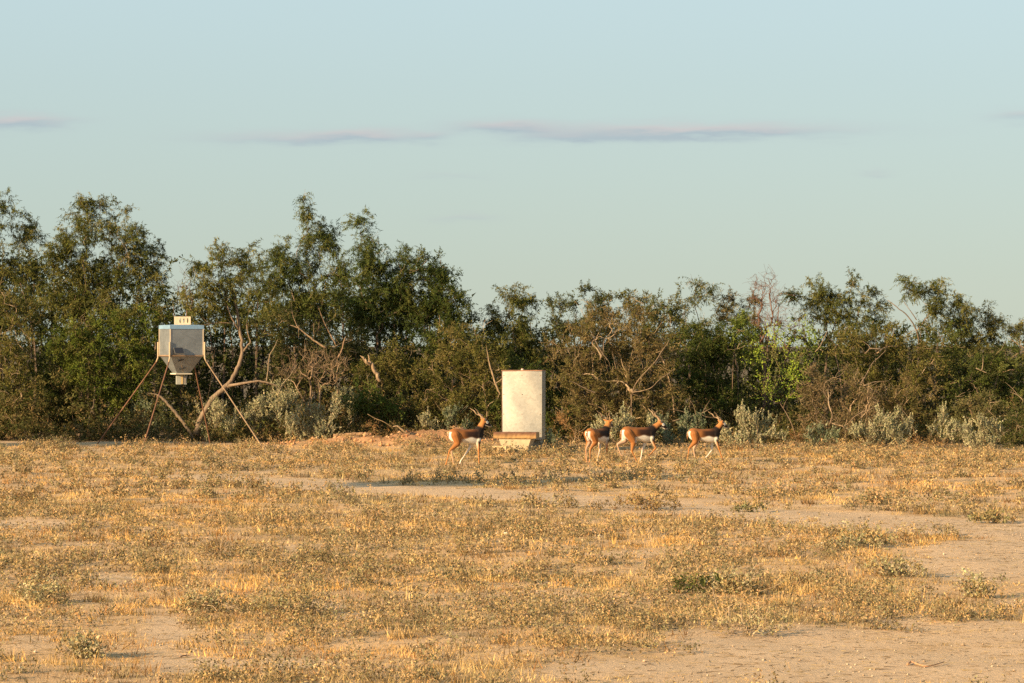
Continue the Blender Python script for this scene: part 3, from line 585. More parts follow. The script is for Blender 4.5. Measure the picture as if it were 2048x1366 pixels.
limb('leaning_log', 'pale leaning dead log between the front and back feeder legs', 'log', [[(388, 876, 0, .10), (372, 852, 0, .105), (355, 830, 0, .10), (340, 812, 0, .095), (326, 796, 0, .08), (312, 788, 0, .05), (294, 786, 0, .02)]], 84.6, (.30, .215, .14), seed=1)
limb('dead_branch', 'dead pale branch standing upright right of the bent trunk', 'branch', [[(533, 762, 0, .035), (536, 742, 0, .034), (537, 722, 0, .034), (540, 708, 0, .03), (549, 694, 0, .026), (556, 678, 0, .022)], [(540, 714, 0, .02), (538, 708, 0, .012)]], 84.1, (.40, .29, .18), seed=2)
limb('dead_branch', 'crooked dead branch rising from behind the silvery shrubs', 'branch', [[(556, 790, 0, .025), (564, 768, 0, .024), (580, 752, 0, .02), (588, 738, 0, .014), (600, 722, 0, .008)]], 84.3, (.40, .30, .19), seed=3)
limb('broken_limb', 'broken pale limb hanging in the dark shade under the spired tree', 'branch', [[(652, 696, 0, .07), (632, 684, 0, .06), (612, 668, 0, .045), (596, 656, 0, .03), (586, 634, 0, .022), (582, 612, 0, .02), (584, 578, 0, .012)], [(598, 650, 0, .02), (597, 676, 0, .012)], [(596, 656, 0, .03), (580, 650, 0, .03)], [(627, 668, 0, .016), (628, 644, 0, .012)]], 84.9, (.40, .27, .16), seed=4)
limb('forked_stem', 'orange-brown forked stem in shade below the two-peaked tree', 'branch', [[(676, 716, 0, .06), (684, 700, 0, .05), (688, 682, 0, .04), (692, 672, 0, .03)], [(672, 690, 0, .04), (660, 668, 0, .035), (646, 640, 0, .03), (636, 612, 0, .02)]], 85.2, (.36, .23, .14), seed=5)
limb('broken_stump', 'jagged pale broken trunk leaning above the green low bush', 'stump', [[(760, 764, 0, .10), (752, 745, 0, .12), (742, 730, 0, .13), (730, 719, 0, .11), (720, 711, 0, .05)], [(742, 730, 0, .06), (738, 716, 0, .05), (736, 708, 0, .02)]], 85.0, (.44, .30, .18), seed=6, knob=.2)
limb('dead_snag', 'crooked pale dead snag at the left side of the metal tank', 'branch', [[(1000, 790, 0, .05), (992, 770, 0, .06), (984, 745, 0, .055), (978, 725, 0, .04), (975, 705, 0, .03), (972, 690, 0, .015)], [(990, 768, 0, .04), (1004, 758, 0, .03), (1018, 748, 0, .015)]], 82.8, (.42, .29, .17), seed=7)
limb('fallen_log', 'fallen log lying at the foot of the silvery shrubs on reddish mound', 'log', [[(666, 872, 0, .11), (690, 870, 0, .12), (720, 868, -.1, .11), (745, 866, -.1, .07)]], 82.9, (.42, .25, .13), seed=8)
limb('curved_root', 'curved pale root sticking from the reddish mound', 'branch', [[(786, 853, 0, .03), (795, 852, 0, .05), (803, 858, 0, .06), (812, 866, 0, .06), (824, 874, 0, .05), (834, 880, 0, .03)], [(812, 858, .2, .03), (822, 868, .1, .03), (835, 878, 0, .02)]], 81.2, (.38, .26, .15), seed=9)
limb('pale_twig', 'long pale forked twig over the dry brush on the mound', 'branch', [[(735, 828, 0, .012), (752, 838, 0, .016), (765, 842, 0, .018), (778, 850, 0, .012), (784, 856, 0, .008)], [(752, 838, 0, .012), (742, 832, 0, .006)]], 81.9, (.48, .33, .18), seed=10)
limb('fallen_branch', 'thin fallen branch curving along the edge of the dirt', 'branch', [[(640, 892, 0, .02), (665, 887, 0, .025), (700, 884, 0, .02), (735, 882, 0, .015), (765, 877, 0, .01)], [(660, 888, 0, .012), (652, 876, 0, .006)]], 83.0, (.40, .28, .17), seed=11)
limb('dead_branch', 'tangle of brown dead branches behind the rightmost antelope', 'branches', [[(1345, 842, 0, .02), (1380, 833, 0, .025), (1405, 826, 0, .025), (1425, 815, 0, .015)], [(1405, 826, 0, .02), (1412, 812, 0, .014), (1420, 800, 0, .008)], [(1380, 833, 0, .018), (1365, 822, 0, .014), (1335, 818, 0, .008)], [(1392, 830, 0, .02), (1388, 812, 0, .014), (1378, 798, 0, .008)], [(1400, 828, 0, .02), (1414, 834, 0, .014), (1432, 836, 0, .008)]], 82.4, (.30, .21, .13), seed=12)
limb('dead_branch', 'pale branch tip poking from the hedge near lime sapling', 'branch', [[(1630, 704, 0, .02), (1640, 694, 0, .03), (1650, 672, 0, .024), (1656, 658, 0, .014)], [(1640, 699, 0, .02), (1648, 702, 0, .012)]], 82.6, (.36, .26, .16), seed=13)
limb('dead_branch', 'forked pale branch near the right edge of the hedge', 'branch', [[(1952, 736, 0, .03), (1964, 742, 0, .035), (1966, 726, 0, .025), (1966, 710, 0, .016)], [(1964, 742, 0, .03), (1974, 746, 0, .03)]], 83.4, (.36, .26, .16), seed=14)
limb('dead_branch', 'splintered pale limb high at the right edge of the picture', 'branch', [[(2060, 700, 0, .03), (2044, 694, 0, .03), (2030, 684, 0, .03), (2015, 675, 0, .02)], [(2044, 694, 0, .02), (2038, 676, 0, .01)]], 83.8, (.36, .26, .16), seed=15)
limb('dead_branch', 'crooked pale limb lower at the right edge of the picture', 'branch', [[(2060, 815, 0, .03), (2046, 800, 0, .035), (2036, 790, 0, .03), (2020, 784, 0, .02)], [(2036, 790, 0, .02), (2024, 776, 0, .015), (2010, 764, 0, .01)]], 83.2, (.36, .26, .16), seed=17)
limb('dead_branch', 'long pale dead stems leaning above the broad silvery shrub', 'branches', [[(1832, 872, 0, .02), (1822, 845, 0, .02), (1812, 828, 0, .016), (1800, 815, 0, .01)], [(1826, 858, 0, .012), (1806, 838, 0, .012), (1796, 832, 0, .006)]], 80.9, (.36, .26, .15), seed=16)

# ------------------------------------------------------------------ game feeder
YF = 81.0; fx = (362.5 - 1024) / F * YF
feeder = empty('game_feeder', (fx, YF, 0.0), 'galvanised metal hopper feeder on four long rusty splayed legs', 'feeder', rz=R(25.0))
A = 0.913 / 2; ZT, ZB, ZH = 3.23, 2.42, 1.955; HB = 0.18
def part(mb, name, mat, parent=feeder, sm=False): return mb.build(name, MAT[mat], parent, sm)
def frustum(a0, z0, a1, z1, t=0.0):
    mb = MB(); v = []
    for a, z in ((a0, z0), (a1, z1)): v += [(-a, -a, z), (a, -a, z), (a, a, z), (-a, a, z)]
    mb.add(v, [(0, 1, 5, 4), (1, 2, 6, 5), (2, 3, 7, 6), (3, 0, 4, 7), (3, 2, 1, 0), (4, 5, 6, 7)]); return mb
def panelbox(a, z0, z1, nseg=8, bulge=.0025):
    mb = MB()
    for k in range(4):
        rot = Matrix.Rotation(k * math.pi / 2, 3, 'Z'); u = np.linspace(-1, 1, nseg); w = np.linspace(0, 1, nseg)
        U, W = np.meshgrid(u, w); dep = bulge * (1 - U ** 2) * (1 - (2 * W - 1) ** 2)
        p = np.stack([U * a, -a - dep, z0 + (z1 - z0) * W], -1).reshape(-1, 3) @ np.array(rot).T
        ii = np.arange(nseg - 1)[:, None] * nseg; jj = np.arange(nseg - 1)[None]
        mb.add(p, np.stack([ii + jj, ii + jj + 1, ii + nseg + jj + 1, ii + nseg + jj], -1).reshape(-1, 4))
    return mb
hop = part(panelbox(A, ZB, ZT - .04), 'hopper_box', 'galv', sm=True)
for sx, sy in ((-1, -1), (1, -1), (1, 1), (-1, 1)):
    seam = MB(); seam.box((sx * A - .012, sy * A - .012, ZB + .02), (sx * A + .012, sy * A + .012, ZT - .105), (.5, .42, .32))
    part(seam, 'corner_seam', 'plain', hop)
part(frustum(HB, ZH, A - .004, ZB - .002), 'hopper_funnel', 'galv')
lid = MB(); a = A + .014; lid.box((-a, -a, ZT - .105), (a, a, ZT - .004)); 
lid.add([(-a, -a, ZT - .004), (a, -a, ZT - .004), (a, a, ZT - .004), (-a, a, ZT - .004), (0, 0, ZT + .02)], None, [(0, 1, 4), (1, 2, 4), (2, 3, 4), (3, 0, 4)])
part(lid, 'lid', 'blue_lid')
fr = MB(); a = A + .018
for k in range(4):
    rt = Matrix.Rotation(k * math.pi / 2, 4, 'Z'); fr.box((-a, -a - .012, ZB - .02), (a, -a + .010, ZB + .018), (.22, .15, .10), rt)
part(fr, 'band', 'rust')
bp_ = MB(); a = HB + .05; bp_.box((-a, -a, ZH - .035), (a, a, ZH - .003), (.55, .5, .4)); part(bp_, 'base_plate', 'plain')
RUST = np.array((.15, .072, .042)); PALE = np.array((.40, .31, .21))
for k, (sx, sy) in enumerate(((-1, -1), (1, -1), (1, 1), (-1, 1))):
    c0 = np.array([sx * (A + .03), sy * (A + .03), 0]); dirn = np.array([sx, sy, 0]) / math.sqrt(2)
    top = c0 + [0, 0, ZB + .36]; mid = c0 + [0, 0, ZB - .06]; knee = c0 + dirn * .05 + [0, 0, ZB - .17]; foot = c0 + dirn * (1.62, 1.74, 1.12, 1.86)[k]
    wxy = Matrix.Rotation(R(25), 3, 'Z') @ Vector(foot); foot[2] = float(gz(fx + wxy.x, YF + wxy.y)) - .06
    lg = MB(); lg.tube([top, top * .5 + mid * .5, mid, knee], [.020] * 4, 10, PALE); leg = part(lg, 'leg_sleeve', 'plain', sm=True)
    lg = MB(); tt = np.linspace(0, 1, 14)[:, None]; pts = knee + (foot - knee) * tt
    lg.tube(pts, .0165, 10, RUST * 1.0 if k != 1 else np.array((.26, .18, .115))); part(lg, 'leg', 'rust', sm=True)
mo = MB(); rt = Matrix.Rotation(R(-12), 4, 'Z')
mo.box((-.13, -.13, ZH - .30), (.13, .13, ZH - .075), (.26, .27, .25), rt); mbx = part(mo, 'spinner_box', 'plain')
mo = MB(); mo.tube([(0, 0, ZH - .09), (0, 0, ZH - .03)], .055, 12, (.55, .42, .2)); part(mo, 'spinner_neck', 'plain')
mo = MB(); mo.box((-.02, -.145, ZH - .29), (.03, -.132, ZH - .07), (.38, .28, .13), rt); mo.box((.06, -.142, ZH - .27), (.11, -.132, ZH - .09), (.18, .16, .14), rt); part(mo, 'spinner_bracket', 'plain', mbx)
# small tilted solar panel and its cable, on the front face near the front corner
pm = Matrix.Translation((-A + .20, -A - .10, ZB + .13)) @ Matrix.Rotation(R(48), 4, 'X')
so = MB(); so.box((-.13, -.11, -.008), (.13, .11, .008), (.10, .10, .10), pm); sp_ = part(so, 'solar_panel', 'plain')
so = MB(); so.box((-.115, -.095, .009), (.115, .095, .013), (.018, .02, .03), pm); part(so, 'solar_cells', 'plain', sp_)
so = MB(); so.tube([(-A + .2, -A, ZB + .10), (-A + .2, -A - .09, ZB + .12)], .012, 6, (.4, .35, .3)); part(so, 'panel_arm', 'plain', sp_)
so = MB(); q0 = np.array([-A + .24, -A - .02, ZB + .05]); q1 = np.array([-.02, -HB - .02, ZH + .02])
tt = np.linspace(0, 1, 10)[:, None]; so.tube(q0 + (q1 - q0) * tt + np.sin(tt * 9) * [0.01, -.01, 0], .006, 5, (.25, .18, .12)); part(so, 'cable', 'plain')
for f_ in (.36, .80):
    so = MB(); c_ = q0 + (q1 - q0) * f_; so.tube([c_ + [-.08, -.01, -.02], c_ + [0, -.02, 0], c_ + [.09, -.01, .03]], .013, 6, (.03, .03, .03)); part(so, 'clip', 'plain')
# hollow concrete block on the lid
blk = empty('concrete_block', (fx + .045, YF - .12, ZT + .010), 'cream concrete block with oval holes on top of the feeder', 'block', rz=R(8))
def holed_block(w, h, d, holes, rx, rz_, col):
    """block with oval through-holes, front face -y; built as strips around ellipses"""
    mb = MB(); n = 20; xs_ = [-w / 2] + [(holes[i] + holes[i + 1]) / 2 for i in range(len(holes) - 1)] + [w / 2]; zc = h / 2
    for k, hx in enumerate(holes):
        x0, x1 = xs_[k], xs_[k + 1]; th = np.arange(n) * 2 * math.pi / n; ov = np.stack([hx + rx * np.cos(th), zc + rz_ * np.sin(th)], -1); rc = []
        for a_ in th:
            c_, s_ = math.cos(a_), math.sin(a_); tx = ((x1 - hx) if c_ > 0 else (hx - x0)) / max(abs(c_), 1e-6); tz = (h / 2) / max(abs(s_), 1e-6); t_ = min(tx, tz); rc.append((hx + c_ * t_, zc + s_ * t_))
        rc = np.array(rc)
        for cx_ in ((x1, h), (x0, h), (x0, 0), (x1, 0)):          # snap the nearest ray to each corner
            rc[np.argmin(((rc - cx_) ** 2).sum(1))] = cx_
        j = np.arange(n); kk = (j + 1) % n
        for yy, fl in ((-d / 2, False), (d / 2, True)):
            v = np.vstack([np.insert(ov, 1, yy, axis=1), np.insert(rc, 1, yy, axis=1)]); q = np.stack([j, j + n, kk + n, kk], -1); mb.add(v, q if fl else q[:, ::-1], None, col)
        v = np.vstack([np.insert(ov, 1, -d / 2, axis=1), np.insert(ov, 1, d / 2, axis=1)]); mb.add(v, np.stack([j, kk, kk + n, j + n], -1), None, col)
    v = [(-w / 2, -d / 2, 0), (w / 2, -d / 2, 0), (w / 2, d / 2, 0), (-w / 2, d / 2, 0), (-w / 2, -d / 2, h), (w / 2, -d / 2, h), (w / 2, d / 2, h), (-w / 2, d / 2, h)]
    mb.add(v, [(3, 2, 1, 0), (4, 5, 6, 7), (1, 2, 6, 5), (3, 0, 4, 7)], None, col); return mb
b_ = holed_block(.43, .215, .19, [-.065, .035, .135], .018, .068, (.50, .42, .31)); part(b_, 'block_body', 'concrete', blk)

# ------------------------------------------------------------------ tank, trough, beam, ground block
YK = 77.5; kx = (1047.5 - 1024) / F * YK
tank = empty('metal_tank', (kx, YK, 0), 'upright tank clad in shiny embossed metal sheet behind the trough', 'tank', rz=R(-10))
tw, td, z0, z1 = .51, .27, .30, 2.04
mb = MB(); n = 24; U, W = np.meshgrid(np.linspace(-1, 1, n), np.linspace(0, 1, n))
dep = .016 * (1 - U ** 2) + .006 * np.sin(W * 7 + U * 3) * (1 - U ** 2); Wd = tw * (1 + .015 * W)
p = np.stack([U * Wd, -td - dep, z0 + (z1 - z0) * W], -1).reshape(-1, 3); ii = np.arange(n - 1)[:, None] * n; jj = np.arange(n - 1)[None]
mb.add(p, np.stack([ii + jj, ii + jj + 1, ii + n + jj + 1, ii + n + jj], -1).reshape(-1, 4)); part(mb, 'front_sheet', 'tank', tank, True)
mb = MB(); mb.add([(-tw, -td, z0), (tw, -td, z0), (tw, td, z0), (-tw, td, z0), (-tw * 1.015, -td, z1), (tw * 1.015, -td, z1), (tw * 1.015, td, z1), (-tw * 1.015, td, z1)], [(1, 2, 6, 5), (2, 3, 7, 6), (3, 0, 4, 7), (3, 2, 1, 0), (4, 5, 6, 7)]); part(mb, 'side_sheets', 'tank', tank)
mb = MB(); tr_ = [(-tw - .015, -td - .03, z1 + .002), (tw + .015, td + .015, z1 + .022)]; mb.box(tr_[0], tr_[1], (.24, .12, .07)); part(mb, 'top_rim', 'rust', tank)
mb = MB(); mb.tube([(0, -td + .06, z1 + .02), (0, -td + .06, z1 + .055), (0, -td + .06, z1 + .06)], [.035, .035, .02], 12, (.62, .42, .36)); part(mb, 'cap', 'plain', tank)
mb = MB(); mb.tube([(-tw * 1.005, -td - .008, z0), (-tw * 1.012, -td - .008, z1)], .006, 6, (.20, .12, .08)); part(mb, 'edge_strip', 'rust', tank)
for rz_ in (.46, .95, 1.45, 1.93):
    for rx_ in (-.47, 0.0, .47):
        mb = MB(); yb = -td - .016 * (1 - (rx_ / tw) ** 2) - .008; mb.tube([(rx_, yb + .010, rz_), (rx_, yb - .004, rz_)], .011, 8, (.30, .19, .12)); part(mb, 'rivet', 'rust', tank)
for sx in (-1, 1):
    mb = MB(); mb.box((sx * .36 - .1, -.2, -.05), (sx * .36 + .1, .2, z0 - .002), (.3, .27, .22)); part(mb, 'support_block', 'concrete', tank)
YT = 76.7; tx = (1034 - 1024) / F * YT
trough = empty('concrete_trough', (tx, YT, 0), 'tapered pale concrete trough in front of the metal tank', 'trough', rz=R(-10))
mb = MB(); h = .335; o_t, o_b, dt_, db_ = .405, .265, .34, .26; i_t, i_b, it_, ib_ = .345, .235, .28, .22; zi = .08
def ring(a, b, z): return [(-a, -b, z), (a, -b, z), (a, b, z), (-a, b, z)]
v = ring(o_b, db_, -.06) + ring(o_t, dt_, h) + ring(i_t, it_, h) + ring(i_b, ib_, zi); q = []
for l in range(3):
    for k in range(4): q.append((l * 4 + k, l * 4 + (k + 1) % 4, l * 4 + 4 + (k + 1) % 4, l * 4 + 4 + k))
q.append((12, 13, 14, 15)); mb.add(v, q, None, (.42, .345, .235)); part(mb, 'basin', 'concrete', trough)
beam = empty('weathered_beam', (tx - .015, YT - .02, .352), 'weathered flaking brown beam lying across the concrete trough', 'beam', rz=R(-10))
mb = MB(); n = 22; rg = np.random.default_rng(9)
xs_ = np.linspace(-.545, .545, n); prof = [(-.24, 0), (-.25, .03), (-.25, .125), (-.235, .155), (.235, .155), (.25, .13), (.25, .02), (.24, 0)]
v = np.array([[(x_, py_ + rg.normal() * .002, pz_ + rg.normal() * .0018) for (py_, pz_) in prof] for x_ in xs_]); m_ = len(prof)
col = np.array([[(.13, .065, .04) if pz_ >= .10 else (.32, .195, .085) for (py_, pz_) in prof] for x_ in xs_]) * rg.uniform(.7, 1.25, (n, m_, 1))
ii = np.arange(n - 1)[:, None] * m_; jj = np.arange(m_)[None]; kk = (jj + 1) % m_
vv = v.reshape(-1, 3); q = np.stack([ii + jj, ii + m_ + jj, ii + m_ + kk, ii + kk], -1).reshape(-1, 4)
e0 = np.arange(m_); mb.add(vv, q, None, col.reshape(-1, 3))
for e, fl in ((0, 1), (n - 1, -1)):
    ve = v[e]; mb.add(np.vstack([ve, ve.mean(0)]), None, [((k, (k + 1) % m_, m_)[::fl]) for k in range(m_)], (.30, .2, .1))
part(mb, 'beam_body', 'wood', beam)
YG = 76.2; bx_ = (1000 - 1024) / F * YG
gb = empty('concrete_block', (bx_, YG, float(gz(bx_, YG)) - .02), 'dirt-stained concrete block with dark holes left of the trough', 'block', rz=R(-14))
part(holed_block(.36, .19, .19, [-.085, .085], .038, .068, (.46, .34, .20)), 'block_body', 'concrete', gb)

# ------------------------------------------------------------------ antelopes
def cap_chain(mb, pts, rad, sides=14):
    p = np.array(pts, float); r = np.array(rad, float)
    # dense rings along each segment with rounded ends
    tt = np.linspace(0, len(p) - 1, (len(p) - 1) * 6 + 1); i0 = np.minimum(tt.astype(int), len(p) - 2); f = (tt - i0)[:, None]
    q = p[i0] * (1 - f) + p[i0 + 1] * f; rr = np.interp(tt, np.arange(len(p)), r)
    for _ in range(3): q[1:-1] = (q[:-2] + 2 * q[1:-1] + q[2:]) / 4; rr[1:-1] = (rr[:-2] + 2 * rr[1:-1] + rr[2:]) / 4
    d0 = unit(q[0] - q[1]); d1 = unit(q[-1] - q[-2]); a = np.array([.35, .7, .93])
    q = np.vstack([[q[0] + d0 * rr[0] * x for x in a[::-1]], q, [q[-1] + d1 * rr[-1] * x for x in a]])
    rr = np.concatenate([[rr[0] * math.sqrt(1 - x * x) for x in a[::-1]], rr, [rr[-1] * math.sqrt(1 - x * x) for x in a]])
    mb.tube(q, rr, sides); return q
def antelope(label, px, Yp, yaw, legs, neck, head_yaw, head_pitch, seed, scale=1.0, tailsw=0.0):
    """legs: dict FR FL HR HL -> list of (x, z) for [elbow/stifle, knee/hock, fetlock, hoof]"""
    x0 = (px - 1024) / F * Yp; zg = float(gz(x0, Yp)) + .005
    root = empty('antelope', (x0, Yp, zg), label, 'antelope', 'antelopes walking to the right', R(yaw)); root.scale = (scale,) * 3
    mb = MB(); tags = []                       # (points, tag)
    prof = [(-.415, .685, .045, .035), (-.395, .685, .095, .070), (-.34, .68, .135, .105), (-.26, .675, .148, .122), (-.14, .662, .138, .122), (0, .645, .145, .128), (.13, .635, .160, .130), (.24, .635, .168, .122), (.32, .655, .150, .102), (.385, .685, .105, .075), (.42, .70, .05, .038)]
    pr = np.array(prof); pr[:, 2] *= 1.07; pr[:, 3] *= 1.05; tt = np.linspace(0, len(pr) - 1, 45); P4 = np.stack([np.interp(tt, np.arange(len(pr)), pr[:, i]) for i in range(4)], -1)
    for _ in range(2): P4[1:-1] = (P4[:-2] + 2 * P4[1:-1] + P4[2:]) / 4
    th = np.arange(20) * 2 * math.pi / 20
    v = np.stack([np.stack([np.full(20, a), d * np.cos(th), b + c * np.sin(th)], -1) for a, b, c, d in P4])
    m = len(P4); ii = np.arange(m - 1)[:, None] * 20; jj = np.arange(20)[None]; kk = (jj + 1) % 20
    vv = np.vstack([v.reshape(-1, 3), v[0].mean(0), v[-1].mean(0)]); j = np.arange(20); k2 = (j + 1) % 20
    mb.add(vv, np.stack([ii + jj, ii + kk, ii + 20 + kk, ii + 20 + jj], -1).reshape(-1, 4), np.vstack([np.stack([k2, j, np.full(20, m * 20)], -1), np.stack([(m - 1) * 20 + j, (m - 1) * 20 + k2, np.full(20, m * 20 + 1)], -1)]))
    # neck: list of (x, z) from shoulder to poll
    nk = np.array([(a, 0, b) for a, b in neck]); nr = np.array([.115, .098, .080, .066, .056])[:len(nk)]
    cap_chain(mb, nk, nr)
    poll = nk[-1]; hy, hp = R(head_yaw), R(head_pitch)
    HM = Matrix.Translation(tuple(poll)) @ Matrix.Rotation(hy, 4, 'Z') @ Matrix.Rotation(hp, 4, 'Y')
    hpt = lambda x, y, z: np.array(HM @ Vector((x, y, z)))
    cap_chain(mb, [hpt(-.015, 0, .005), hpt(.045, 0, .012), hpt(.10, 0, -.004), hpt(.16, 0, -.018), hpt(.198, 0, -.024)], [.056, .063, .050, .034, .025])
    cap_chain(mb, [hpt(.03, 0, -.03), hpt(.10, 0, -.036), hpt(.185, 0, -.040)], [.040, .032, .019])
    for s in (-1, 1):                          # ears, part of the body surface
        e0, e1, e2 = hpt(-.005, s * .04, .025), hpt(-.035, s * .085, .05), hpt(-.055, s * .135, .065); cap_chain(mb, [e0, e1, e2], [.018, .024, .008], 8)
    skel = {}
    for nm, js in legs.items():
        s = 1 if nm[1] == 'L' else -1
        if nm[0] == 'F':
            pts = [(.275, s * .055, .66), (js[0][0], s * .083, js[0][1]), (js[1][0], s * .070, js[1][1]), (js[2][0], s * .068, js[2][1]), (js[3][0], s * .068, js[3][1] + .012)]; rd = [.085, .052, .0235, .0165, .020]
        else:
            pts = [(-.29, s * .062, .68), (js[0][0], s * .092, js[0][1]), (js[1][0], s * .078, js[1][1]), (js[2][0], s * .072, js[2][1]), (js[3][0], s * .070, js[3][1] + .012)]; rd = [.110, .078, .0265, .017, .020]
        # mid-point bulges: forearm / gaskin taper
        a, b = np.array(pts[1]), np.array(pts[2]); pts.insert(2, tuple(a * .5 + b * .5)); rd.insert(2, .034 if nm[0] == 'F' else .046)
        c, d = np.array(pts[3]), np.array(pts[4]); pts.insert(4, tuple(c * .5 + d * .5)); rd.insert(4, .0145)
        skel[nm] = cap_chain(mb, pts, rd, 10)
    tl = [(-.40, 0, .76), (-.44, 0, .72), (-.455, tailsw, .62), (-.45, tailsw * 1.5, .54)]; cap_chain(mb, tl, [.018, .017, .014, .006], 8)
    tmp = mb.build('tmp', None); md_ = tmp.modifiers.new('r', 'REMESH'); md_.mode = 'VOXEL'; md_.voxel_size = .009; md_.use_smooth_shade = True
    sm = tmp.modifiers.new('s', 'SMOOTH'); sm.factor = .5; sm.iterations = 3
    dg = bpy.context.evaluated_depsgraph_get(); me = bpy.data.meshes.new_from_object(tmp.evaluated_get(dg)); me.name = 'body'
    old = tmp.data; bpy.data.objects.remove(tmp); bpy.data.meshes.remove(old)
    nv = len(me.vertices); co = np.empty(nv * 3, np.float32); me.vertices.foreach_get('co', co); co = co.reshape(-1, 3).astype(float)
    no = np.empty(nv * 3, np.float32); me.vertices.foreach_get('normal', no); no = no.reshape(-1, 3).astype(float)
    def dist(pts): return np.min(np.linalg.norm(co[:, None, :] - np.asarray(pts)[None], axis=2), axis=1)
    x, y, z = co.T
    cB = np.array((.024, .010, .006)); cD = np.array((.009, .005, .004)); cT = np.array((.24, .095, .028)); cO = np.array((.34, .145, .045)); cW = np.array((.60, .57, .51))
    mixc = lambda a, b, f: a + (b - a) * np.asarray(f)[:, None]
    C = np.tile(cT, (nv, 1))
    C = mixc(C, cB, smooth(-.26, .04, x) * smooth(.57, .66, z))          # saddle
    C = mixc(C, np.array((.20, .075, .024)), smooth(-.42, -.2, x) * smooth(.73, .79, z) * .8)
    C = mixc(C, cD, smooth(.04, .30, x) * smooth(.53, .61, z))           # dark shoulder
    zb = np.interp(x, [-.3, -.1, .1, .3, .4], [.57, .60, .615, .60, .56])
    bel = (1 - smooth(-.022, .022, z - zb - .012 * np.sin(x * 23))) * smooth(-.30, -.2, x) * (1 - smooth(.30, .36, x))
    C = mixc(C, cW, bel)
    # legs
    alll = {n_: dist(p_[::2]) for n_, p_ in skel.items()}
    for n_, d_ in alll.items():
        s = 1 if n_[1] == 'L' else -1; near = (d_ < np.minimum.reduce([alll[k] for k in alll if k != n_]) + 1e-6)
        inner = smooth(.0, .5, -no[:, 1] * s)
        if n_[0] == 'H':
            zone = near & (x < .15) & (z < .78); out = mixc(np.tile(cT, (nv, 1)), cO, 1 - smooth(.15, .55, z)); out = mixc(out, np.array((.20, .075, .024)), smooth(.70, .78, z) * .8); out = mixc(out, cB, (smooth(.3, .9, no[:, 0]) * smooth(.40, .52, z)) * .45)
            cc = mixc(out, cW, inner * .35)
        else:
            zone = near & (z < .60) & (x > -.35); zone &= (d_ < .075)
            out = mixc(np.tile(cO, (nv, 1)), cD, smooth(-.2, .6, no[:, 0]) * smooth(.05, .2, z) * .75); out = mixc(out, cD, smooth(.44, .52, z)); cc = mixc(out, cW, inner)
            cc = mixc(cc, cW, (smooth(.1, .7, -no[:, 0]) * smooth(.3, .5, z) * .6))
        wz = zone * (1 - smooth(-.17, -.07, x - (z - .6) * .15)) if n_[0] == 'H' else zone * (1 - smooth(.50, .60, z)) * (1 - smooth(.055, .075, d_))
        wz = np.where(z < .46, zone * 1.0, wz); C = C + (cc - C) * wz[:, None]
        hoof = near & (d_ < .05) & (np.linalg.norm(co - skel[n_][-1], axis=1) < .030); C[hoof] = (.03, .022, .018)
    # rump patch and tail
    rp = smooth(.25, .6, -no[:, 0]) * (1 - smooth(.055, .085, np.abs(y))) * smooth(.50, .54, z) * (1 - smooth(.735, .765, z)) * (x < -.28)
    C = mixc(C, cW, rp)
    dt = dist([(-.42, 0, .74), (-.44, 0, .70), (-.45, tailsw * .5, .66), (-.455, tailsw, .62), (-.452, tailsw * 1.3, .58), (-.45, tailsw * 1.5, .54)]); C[(dt < .022)] = cO * .9
    # neck and head
    nd = unit(nk[-1] - nk[1]); tn = ((co - nk[1]) @ nd) / np.linalg.norm(nk[-1] - nk[1]); front = (co - nk[1])[:, 0] * nd[2] - (co - nk[1])[:, 2] * nd[0]
    isn = (tn > -.25) & (dist(np.vstack([nk[0] + (nk[1] - nk[0]) * f for f in (0, .5)] + [nk[i] for i in range(1, len(nk))] + [(nk[i] + nk[i + 1]) / 2 for i in range(len(nk) - 1)])) < .125) & (x > .22) & (z > .70)
    cn = mixc(np.tile(cO, (nv, 1)), cD, np.maximum(smooth(-.005, .035, front), 1 - smooth(.05, .40, tn))); C[isn] = cn[isn]
    inv = np.array(HM.inverted()); hl = co @ inv[:3, :3].T + inv[:3, 3]
    hx, hy_, hz = hl.T; ish = (hx > -.065) & (hx < .25) & (np.abs(hy_) < .07) & (np.abs(hz) < .08) & (z > nk[-1][2] - .13)
    ch = mixc(np.tile(cD * 1.4, (nv, 1)), cO, 1 - smooth(.0, .045, hx))
    ring_ = np.abs(np.sqrt((hx - .072) ** 2 + (hz - .018) ** 2) - .020) < .014; ch[ring_ & (np.abs(hy_) > .018)] = cW
    chin = (hz < -.046) & (hx > .06) | (hx > .196); ch[chin] = cW; ch[(hx > .205) & (hz > -.025)] = cD
    C[ish] = ch[ish]
    ear = (np.abs(hy_) > .055) & (hx < .04) & (hx > -.12) & (hz > -.01) & (z > .8); C[ear] = mixc(np.tile(cO, (nv, 1)), cW, smooth(.2, .7, no @ np.array(HM.to_3x3() @ Vector((1, 0, 0)))))[ear]
    at = me.attributes.new('col', 'FLOAT_COLOR', 'POINT'); at.data.foreach_set('color', np.hstack([np.clip(C, 0, 1), np.ones((nv, 1))]).astype(np.float32).ravel())
    me.polygons.foreach_set('use_smooth', np.ones(len(me.polygons), bool)); me.materials.clear(); me.materials.append(MAT['coat'])
    body = bpy.data.objects.new('body', me); COL.objects.link(body); body.parent = root
